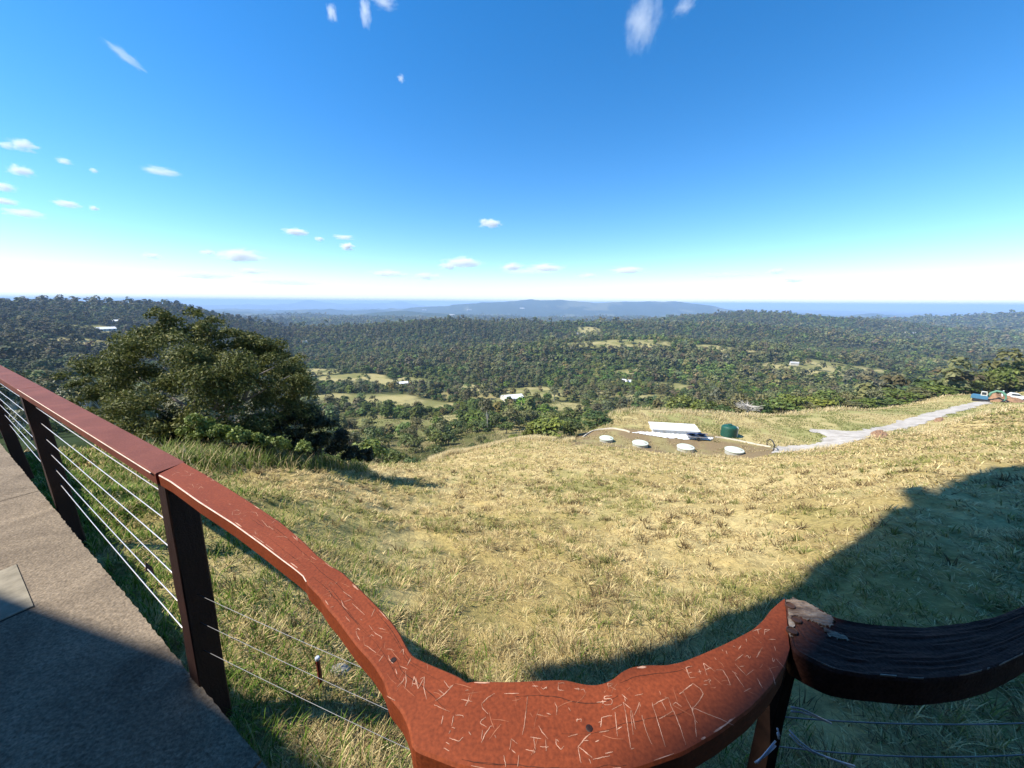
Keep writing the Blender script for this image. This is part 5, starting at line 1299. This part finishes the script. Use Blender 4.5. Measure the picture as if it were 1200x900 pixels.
for k in range(4):
    m = MB(); m.box((-Ls / 2 + Ls * (k + .5) / 4, -W_ / 2 - .03, .36), (1.7, .06, .66)); m.build('door', mat_plain('shed_door', (.50, .52, .52), .5) if k == 0 else bpy.data.materials['shed_door'], t, loc=(0, 0, 0))
# blue trailer on the apron
p = hit(816, 515); z = Hs(p[0], p[1]) + .08; rz = math.atan2(ax[1], ax[0])
t = thing('trailer', 'small flat trailer with blue panels on the white apron', 'trailer', (p[0], p[1], z), rz)
M_BLUE = mat_plain('blue_panel', (.035, .085, .28), .35, 0, .5, .1)
M_DK = mat_plain('dark_rubber', (.025, .025, .027), .8)
m = MB(); m.box((0, 0, .62), (3.6, 1.8, .12)); m.box((2.3, 0, .6), (1.2, .1, .08)); m.build('bed', mat_plain('trailer_steel', (.35, .36, .38), .5, .5), t, loc=(0, 0, 0))
for k in range(2):
    m = MB(); R_ = np.array(Matrix.Rotation(math.radians(-24), 3, 'X')); m.box((-.9 + 1.75 * k, 0, 1.05), (1.6, 1.9, .06), R=R_); m.build('panel', M_BLUE, t, loc=(0, 0, 0))
for s in (-1, 1):
    m = MB(); m.tube([(0, s * .98, .33), (0, s * 1.14, .33)], .33, 16); m.build('wheel', M_DK, t, loc=(0, 0, 0))
# pale edging round the yard, the black hose over its end
M_EDG = mat_plain('pale_edging', (.66, .60, .48), .8)
for k, (pts, lb) in enumerate((([(683, 513), (688, 509), (694, 506), (700, 504.5), (710, 503.3), (720, 503.2), (730, 504.8), (738, 507)], 'pale curved edging along the left side of the brown yard'), ([(838, 513.2), (848, 514), (860, 516), (870, 518), (880, 520.4), (891, 522.5), (903, 524.6)], 'pale straight edging from the apron to the road end'))):
    P = smooth_poly(resample([hit(*q)[:2] for q in pts], 40), 2); m = MB()
    P3 = [(x, y, Hs(x, y, True)) for x, y in P]
    for i in range(len(P3) - 1):
        a, b = np.array(P3[i]), np.array(P3[i + 1]); c = (a + b) / 2; l = np.linalg.norm(b - a) * .93
        m.box((c[0], c[1], c[2] + .12), (l, .15, .3), math.atan2(b[1] - a[1], b[0] - a[0]))
    tag(m.build('yard_edging', M_EDG), lb, 'edging')
a = hit(899, 522); b = hit(906, 529); m = MB()
m.tube([a + (0, 0, -.1), a + (-.2, 0, .9), a * .7 + b * .3 + (0, 0, 1.5), a * .35 + b * .65 + (0, 0, 1.6), b + (.1, 0, 1.1), b + (0, 0, -.1)], .09, 8)
tag(m.build('pipe_arch', mat_plain('black_pipe', (.03, .03, .032), .6)), 'bent black pipe standing where the yard meets the road', 'pipe')
# pond
M_WATER, nt_, b_ = newmat('pond_water'); b_.inputs['Base Color'].default_value = (.012, .03, .07, 1); b_.inputs['Roughness'].default_value = .08
p = hit(776, 475.5); a = np.linspace(0, 2 * math.pi, 40, endpoint=False)
z = Hs(p[0], p[1]); u = np.array([p[1], -p[0]]) / np.hypot(p[0], p[1]); v = np.array([p[0], p[1]]) / np.hypot(p[0], p[1])
rr = 1 + .15 * np.sin(3 * a + 1)
V = np.array([[*(p[:2] + u * math.cos(t) * 7.5 * r + v * math.sin(t) * 9 * r), z + 1.6] for t, r in zip(a, rr)])
tag(mk('pond_water', V, np.array([list(range(40))]), M_WATER), 'small dark blue farm dam among the trees', 'water', kind='structure')

# soil banks along the road
M_SOIL = mat_noise('red_soil', (.20, .11, .06), (.36, .22, .13), 1.2, .95, bump=.8, bscale=5, bdist=.2)
def mound(name, px, py, L_, W_, h_, label, cat, seed, rz=0):
    p = hit(px, py); r = np.random.default_rng(seed); n = 26
    g = np.linspace(-1, 1, n); X, Y = np.meshgrid(g, g, indexing='ij')
    zz = np.clip(1 - X ** 2 - Y ** 2, 0, 1) ** .7 * (.1 + 1.8 * fbm(X * 4 + seed, Y * 4, seed, 4)) * h_
    x = p[0] + X * L_ / 2 * math.cos(rz) - Y * W_ / 2 * math.sin(rz); y = p[1] + X * L_ / 2 * math.sin(rz) + Y * W_ / 2 * math.cos(rz)
    z = H(x, y, True) + zz - .12; i, j = np.meshgrid(np.arange(n - 1), np.arange(n - 1), indexing='ij'); i, j = i.ravel(), j.ravel()
    F = np.stack([i * n + j, (i + 1) * n + j, (i + 1) * n + j + 1, i * n + j + 1], 1)
    return tag(mk(name, np.stack([x.ravel(), y.ravel(), z.ravel()], 1), F, M_SOIL, smooth=True), label, cat)
mound('soil_bank', 1030, 509, 10, 2.6, .7, 'reddish soil bank at the inside of the road bend', 'soil heap', 3, .75)
mound('soil_bank', 1100, 492, 7, 1.6, .45, 'low brown soil edge beside the upper road', 'soil heap', 5, .6)
mound('soil_heap', 1167, 469, 9, 6, 1.5, 'orange heap of dug earth beside the digger', 'soil heap', 7)
mound('soil_heap', 1179, 470, 9, 5, .9, 'flat orange earth heap between digger and parked car', 'soil heap', 9)

# the digger at the top of the road
p = hit(1149, 470); z = Hs(p[0], p[1]); vx = np.array([p[1], -p[0]]) / np.hypot(p[0], p[1])
dg = thing('digger', 'blue digger with a green arched arm at the end of the road', 'digger', (p[0], p[1], z), math.atan2(vx[1], vx[0]))
M_BLU2 = mat_plain('bright_blue_paint', (.06, .17, .27), .4); M_GRN2 = mat_plain('bright_green_paint', (.12, .26, .17), .4)
dsc = 1.0
for s in (-1, 1):
    m = MB(); m.prism([(a_ * dsc, b_ * dsc) for a_, b_ in [(-1.5, .1), (-1.2, 0), (1.2, 0), (1.5, .1), (1.6, .4), (1.3, .7), (-1.3, .7), (-1.6, .4)]], s * .75 * dsc, s * 1.2 * dsc, 'y'); m.build('track', M_DK, dg, loc=(0, 0, 0))
m = MB(); m.prism([(a_ * dsc, b_ * dsc) for a_, b_ in [(-1.9, .75), (1.1, .75), (1.2, 1.2), (1.0, 1.75), (-1.6, 1.75), (-1.9, 1.5)]], -1.0 * dsc, 1.0 * dsc, 'y'); bd = m.build('body', M_BLU2, dg, loc=(0, 0, 0))
m = MB(); m.prism([(a_ * dsc, b_ * dsc) for a_, b_ in [(-.3, 1.76), (.9, 1.76), (.75, 2.9), (-.3, 2.9)]], -.95 * dsc, -.05 * dsc, 'y'); cb = m.build('cab', mat_plain('cream_paint', (.6, .58, .5), .4), dg, loc=(0, 0, 0))
m = MB(); m.prism([(a_ * dsc, b_ * dsc) for a_, b_ in [(-.15, 2.0), (.72, 2.0), (.62, 2.75), (-.15, 2.75)]], -.97 * dsc, -.955 * dsc, 'y'); m.build('window', mat_plain('dark_glass', (.03, .04, .05), .1), cb, loc=(0, 0, 0))
m = MB(); m.tube([(x * dsc, .25 * dsc, zz * dsc) for x, zz in [(1.0, 1.3), (1.4, 2.6), (2.2, 3.3), (3.2, 3.2), (3.9, 2.4)]], [.30 * dsc] * 5, 8); m.build('boom', M_GRN2, dg, loc=(0, 0, 0))
m = MB(); m.tube([(x * dsc, .25 * dsc, zz * dsc) for x, zz in [(3.8, 2.6), (4.1, 1.6), (3.9, .9)]], [.2 * dsc, .17 * dsc, .14 * dsc], 8); m.build('arm', M_GRN2, dg, loc=(0, 0, 0))
m = MB(); m.prism([(a_ * dsc, b_ * dsc) for a_, b_ in [(3.6, .95), (4.1, .95), (4.2, .5), (3.8, .1), (3.3, .3)]], -.2 * dsc, .7 * dsc, 'y'); m.build('bucket', M_DK, dg, loc=(0, 0, 0))

def car(px, py, label, paint, rz_off=0, sc=1.0):
    p = hit(px, py); z = Hs(p[0], p[1]); vx = np.array([p[1], -p[0]]) / np.hypot(p[0], p[1])
    t = thing('parked_car', label, 'car', (p[0], p[1], z), math.atan2(vx[1], vx[0]) + rz_off); k = sc
    m = MB(); m.prism([(a_ * k, b_ * k) for a_, b_ in [(-2.2, .4), (2.2, .4), (2.25, .75), (2.1, .95), (1.1, 1.05), (-1.0, 1.05), (-2.2, 1.0)]], -.88 * k, .88 * k, 'y'); m.build('body', paint, t, loc=(0, 0, 0))
    m = MB(); m.prism([(a_ * k, b_ * k) for a_, b_ in [(1.05, 1.055), (.45, 1.6), (-.7, 1.62), (-1.0, 1.055)]], -.78 * k, .78 * k, 'y'); cb = m.build('cabin', paint, t, loc=(0, 0, 0))
    m = MB(); m.prism([(a_ * k, b_ * k) for a_, b_ in [(.9, 1.1), (.42, 1.52), (-.62, 1.54), (-.85, 1.1)]], -.795 * k, .795 * k, 'y'); m.build('window', bpy.data.materials['dark_glass'], cb, loc=(0, 0, 0))
    for sx in (-1.35, 1.4):
        for s in (-1, 1):
            m = MB(); m.tube([(sx * k, s * .72 * k, .33 * k), (sx * k, s * .92 * k, .33 * k)], .33 * k, 16); m.build('wheel', M_DK, t, loc=(0, 0, 0))
car(1188, 468.3, 'white car parked beyond the orange earth heap', M_WHITE, .25, 1.15)
p = hit(1173, 468.6); m = MB(); z = Hs(p[0], p[1]); m.tube([(p[0], p[1], z - .3), (p[0], p[1], z + 2.6)], .13, 8); m.lathe((p[0], p[1], z + 2.6), [(.18, 0), (.18, .1), (.02, .16)], 10)
tag(m.build('marker_post', M_WHITE), 'white marker post between the digger and the parked car', 'post')

# houses and sheds in the valley
M_RED = bpy.data.materials.get('red_roof') or mat_noise('red_roof', (.30, .12, .08), (.42, .2, .13), 1, .7)
M_CREAM = mat_noise('cream_wall', (.50, .46, .38), (.62, .58, .50), .5, .85)
def house(px, py, L_, W_, hw, hr, label, cat='house', rz=0.0, roof=None, group=None, name='house', lift=0.0, windows=0):
    p = hit(px, py); z = Hs(p[0], p[1]) + lift
    t = thing(name, label, cat, (p[0], p[1], z), math.atan2(-p[0], p[1]) + rz, group)
    shed_parts(t, L_, W_, hw, hr, M_CREAM, roof or M_ROOFW, over=.4)
    for k in range(windows):
        m = MB(); m.box((-L_ / 2 + L_ * (k + .5) / windows, -W_ / 2 - .03, hw * .55), (L_ / windows * .4, .06, hw * .4)); m.build('window', bpy.data.materials['dark_glass'], t, loc=(0, 0, 0))
    return t
house(601, 469, 17, 12, 3.2, 2.2, 'white roofed farm shed in the green pasture', 'shed', .35, name='farm_shed', windows=4)
house(592, 468, 7, 8, 2.6, 1.6, 'small white lean-to beside the farm shed', 'shed', .35, name='farm_shed')
house(735, 449, 13, 9, 2.8, 2.0, 'white roofed house on a bare brown clearing in the woods', 'house', -.2, windows=3)
house(472, 451, 14, 8, 2.6, 1.6, 'low pale roofed house in the scrub right of the spreading tree', 'house', .1, windows=3)
house(122, 390, 30, 14, 4, 3, 'long pale roofed house on the wooded ridge beyond the railing', 'house', .25, lift=3, windows=5)
house(135, 380, 22, 12, 3.5, 2.5, 'smaller pale house higher on the wooded ridge beyond the railing', 'house', 0, lift=3, windows=4)
far = [(358, 403, 26), (472, 372, 60), (497, 364, 120), (517, 379, 50), (485, 373, 60), (637, 383, 50), (678, 393, 40), (697, 369, 90), (550, 364, 120), (1115, 402, 34), (1066, 392, 44), (1071, 393, 26), (930, 430, 15), (1007, 425, 14), (1153, 411, 24), (440, 368, 90), (612, 362, 140), (455, 374, 50), (530, 370, 70), (575, 366, 100), (660, 372, 80), (865, 411, 18), (1195, 372, 80), (1120, 372, 110), (395, 372, 60), (420, 380, 40), (560, 376, 50), (690, 384, 40)]
M_DULLROOF = mat_noise('dull_pale_roof', (.34, .34, .34), (.46, .46, .45), .2, .7)
for i, (px, py, L_) in enumerate(far[::2] + far[1:6:2]):
    P_ = hit(px, py); L_ = float(np.clip((3.5 + 3 * rng.random()) / 425 * np.hypot(P_[0], P_[1]), 11, 110))
    house(px, py, L_, L_ * .45, max(3.5, L_ * .11), max(2, L_ * .08), 'tiny pale building among the far wooded hills' if py < 405 else 'small pale house among the trees of the middle valley', 'house', float(rng.uniform(-.5, .5)), M_DULLROOF, group='pale buildings scattered in the far valley' if py < 405 else 'pale houses in the middle valley', lift=5 if L_ > 20 else 3)

# distant water on the coast
M_SEA, nt_, b_ = newmat('sea_water'); b_.inputs['Base Color'].default_value = (.30, .36, .40, 1); b_.inputs['Roughness'].default_value = .12
b_.inputs['Specular IOR Level'].default_value = .8
for az, d, wa, wd in ((37.3, 30000, 1500, 900), (40.5, 33000, 2300, 800), (43.6, 31000, 900, 500), (33, 34000, 1500, 500), (9.5, 33000, 2600, 600), (18, 34000, 1800, 500)):
    cx, cy = pol(az, d); a = np.linspace(0, 2 * math.pi, 48, endpoint=False); u = np.array([cy, -cx]) / d; v = np.array([cx, cy]) / d
    V = np.array([[*(np.array([cx, cy]) + u * math.cos(t) * wa * (1 + .2 * math.sin(3 * t)) + v * math.sin(t) * wd), 0] for t in a]); V[:, 2] = H(V[:, 0], V[:, 1]).max() + 6
    tag(mk('water', V, np.array([list(range(48))]), M_SEA), 'strip of pale coastal water near the horizon', 'water', kind='structure')

# red stake and stone in the near grass
p = hit(377, 812); z = Hs(p[0], p[1], True); q = project((p[0], p[1], z))
t = thing('stake', 'short dark red stake standing in the grass below the railing', 'stake', (p[0], p[1], z))
m = MB(); m.tube([(p[0], p[1], z - .1), (p[0] + .003, p[1], z + .1), (p[0], p[1] + .003, z + .2)], [.011, .011, .010], 8); m.build('shaft', mat_plain('dark_red', (.16, .022, .018), .5), t)
m = MB(); m.lathe((p[0], p[1] + .003, z + .2), [(.0125, 0), (.0125, .012), (.009, .016)], 8); m.build('cap', M_TIE, t)
def stone(px, py, s, label, seed):
    p = hit(px, py); r = np.random.default_rng(seed); bm = bmesh.new(); bmesh.ops.create_icosphere(bm, subdivisions=3, radius=1)
    V = np.array([v.co for v in bm.verts]); F = np.array([[v.index for v in f.verts] for f in bm.faces]); bm.free()
    V = V * (1 + .25 * (fbm(V[:, 0] * 1.5 + seed, V[:, 1] * 1.5 + V[:, 2], seed, 3) - .5))[:, None] * np.array([s, s * .8, s * .55])
    tag(mk('stone', V + np.array([p[0], p[1], Hs(p[0], p[1]) + s * .2]), F, mat_noise('grey_stone', (.16, .16, .15), (.34, .33, .30), 12, .9, bump=.5) if 'grey_stone' not in bpy.data.materials else bpy.data.materials['grey_stone'], smooth=True), label, 'stone')
stone(396, 792, .07, 'grey green stone in the grass right of the red stake', 2)
# ------------------------------------------------------------------ air and clouds
def haze():
    m = bpy.data.materials.new('haze_air'); m.use_nodes = True; nt = m.node_tree
    nt.nodes.remove(nt.nodes['Principled BSDF'])
    v = nt.nodes.new('ShaderNodeVolumePrincipled')
    v.inputs['Color'].default_value = (.48, .68, 1.0, 1); v.inputs['Density'].default_value = HAZE_DENSITY; v.inputs['Anisotropy'].default_value = 0.0
    nt.links.new(v.outputs[0], nt.nodes['Material Output'].inputs['Volume'])
    mb = MB(); mb.box((0, 0, -330), (96000, 96000, 900)); o = mb.build('haze', m)
    o['kind'] = 'stuff'; o['label'] = 'thin bluish haze lying over the far hills'
HAZE_DENSITY = 9.5e-5
haze()

def cloud_mat():
    m = bpy.data.materials.new('cloud_vapour'); m.use_nodes = True; nt = m.node_tree; N, L = nt.nodes, nt.links
    N.remove(N['Principled BSDF'])
    v = N.new('ShaderNodeVolumePrincipled'); v.inputs['Color'].default_value = (1, 1, 1, 1); v.inputs['Anisotropy'].default_value = 0
    tc = N.new('ShaderNodeTexCoord'); oi = N.new('ShaderNodeObjectInfo')
    ad = N.new('ShaderNodeVectorMath'); ad.operation = 'ADD'
    sc = N.new('ShaderNodeVectorMath'); sc.operation = 'SCALE'; sc.inputs['Scale'].default_value = 40
    cb = N.new('ShaderNodeCombineXYZ')
    for i in range(3): L.new(oi.outputs['Random'], cb.inputs[i])
    L.new(cb.outputs[0], sc.inputs[0]); L.new(tc.outputs['Object'], ad.inputs[0]); L.new(sc.outputs[0], ad.inputs[1])
    no = N.new('ShaderNodeTexNoise'); no.inputs['Scale'].default_value = 2.3; no.inputs['Detail'].default_value = 8; no.inputs['Roughness'].default_value = .68
    L.new(ad.outputs[0], no.inputs['Vector'])
    ln = N.new('ShaderNodeVectorMath'); ln.operation = 'LENGTH'; L.new(tc.outputs['Object'], ln.inputs[0])
    a = N.new('ShaderNodeMath'); a.operation = 'MULTIPLY_ADD'; a.inputs[1].default_value = -.55; a.inputs[2].default_value = -.16; L.new(ln.outputs['Value'], a.inputs[0])
    b = N.new('ShaderNodeMath'); b.operation = 'ADD'; L.new(no.outputs['Fac'], b.inputs[0]); L.new(a.outputs[0], b.inputs[1])
    c = N.new('ShaderNodeMath'); c.operation = 'MAXIMUM'; c.inputs[1].default_value = 0; L.new(b.outputs[0], c.inputs[0])
    d = N.new('ShaderNodeMath'); d.operation = 'MULTIPLY'; L.new(c.outputs[0], d.inputs[0])
    sp = N.new('ShaderNodeSeparateColor'); L.new(oi.outputs['Color'], sp.inputs[0]); L.new(sp.outputs[0], d.inputs[1])
    L.new(d.outputs[0], v.inputs['Density'])
    L.new(v.outputs[0], N['Material Output'].inputs['Volume'])
    return m
M_CLOUD = cloud_mat()
bm = bmesh.new(); bmesh.ops.create_icosphere(bm, subdivisions=3, radius=1.0); CM = bpy.data.meshes.new('cloud'); bm.to_mesh(CM); bm.free(); CM.materials.append(M_CLOUD)
SMALL = ('small white cloud low in the sky', 'small scattered white clouds')
def cloud(px, py, wpx, hpx, opac=1.0, label=None, roll=0.0):
    r = ray(px, py); r = r / np.linalg.norm(r); el = math.asin(r[2]); D = min(42000, 1700 / max(math.sin(el), .03))
    p = EYE + r * D
    if p[2] - hpx / 2 / 425 * D < 130: p[2] = 130 + hpx / 2 / 425 * D
    k = D / 425 * (-(RCn.T @ r)[2])
    o = bpy.data.objects.new('cloud', CM); link(o); o.location = p
    sx, sz = wpx / 2 * k * 1.35, hpx / 2 * k * 1.35
    o.scale = (sx, (sx + sz) / 2, sz); o.rotation_euler = (0, roll, -math.atan2(r[0], r[1]))
    o.color = (opac * 19.0 / (sx + sz), 0, 0, 1)
    tag(o, label or SMALL[0], 'cloud', None if label else SMALL[1])
cloud(753, 26, 48, 70, .28, 'wispy white cloud high above the middle of the valley', .25)
cloud(803, 6, 30, 20, .25, 'faint cloud wisp at the top, right of the wispy cloud', -.5)
cloud(428, 14, 18, 34, .4, 'upright wisp of cloud at the top of the sky')
cloud(450, 2, 34, 14, .5, 'bright little cloud at the very top of the sky')
cloud(389, 15, 14, 22, .5, 'small round cloud beside the upright wisp at the top')
cloud(147, 66, 40, 11, .5, 'thin slanting streak of cloud above the spreading tree', .5)
cloud(282, 300, 54, 18, 2.0, 'largest flat white cloud low above the spreading tree')
cloud(190, 201, 40, 12, .7, 'ragged little cloud higher above the spreading tree')
for px, py, w_, h_, o_ in [(27, 170, 26, 16, .8), (6, 170, 20, 10, .6), (24, 200, 26, 14, .9), (4, 219, 24, 12, .9), (5, 236, 26, 10, .9), (28, 250, 40, 12, .9), (75, 189, 16, 9, .6), (110, 200, 9, 7, .6), (79, 239, 28, 10, .9), (110, 244, 10, 7, .9), (347, 272, 24, 8, .9), (407, 289, 14, 8, .9), (374, 280, 10, 5, .5), (403, 278, 22, 5, .5), (575, 262, 24, 9, .7), (567, 259, 10, 5, .5),
                        (543, 308, 40, 12, .8), (525, 312, 20, 8, .6), (600, 313, 30, 8, .7), (640, 314, 46, 8, .7), (620, 318, 60, 6, .5), (455, 321, 40, 8, .7), (500, 324, 30, 8, .6), (735, 317, 40, 8, .7), (910, 318, 20, 6, .6), (931, 328, 20, 6, .7), (240, 323, 50, 8, .7), (295, 318, 34, 7, .6), (178, 300, 18, 7, .5), (688, 323, 24, 6, .5), (243, 296, 14, 6, .5), (470, 92, 10, 10, .3), (335, 331, 70, 6, .5), (850, 322, 60, 6, .4)]:
    cloud(px, py, w_ * (1.25 if py > 255 else 1), h_ * (1.25 if py > 255 else 1), o_ * (2.2 if py > 255 else 1.2))
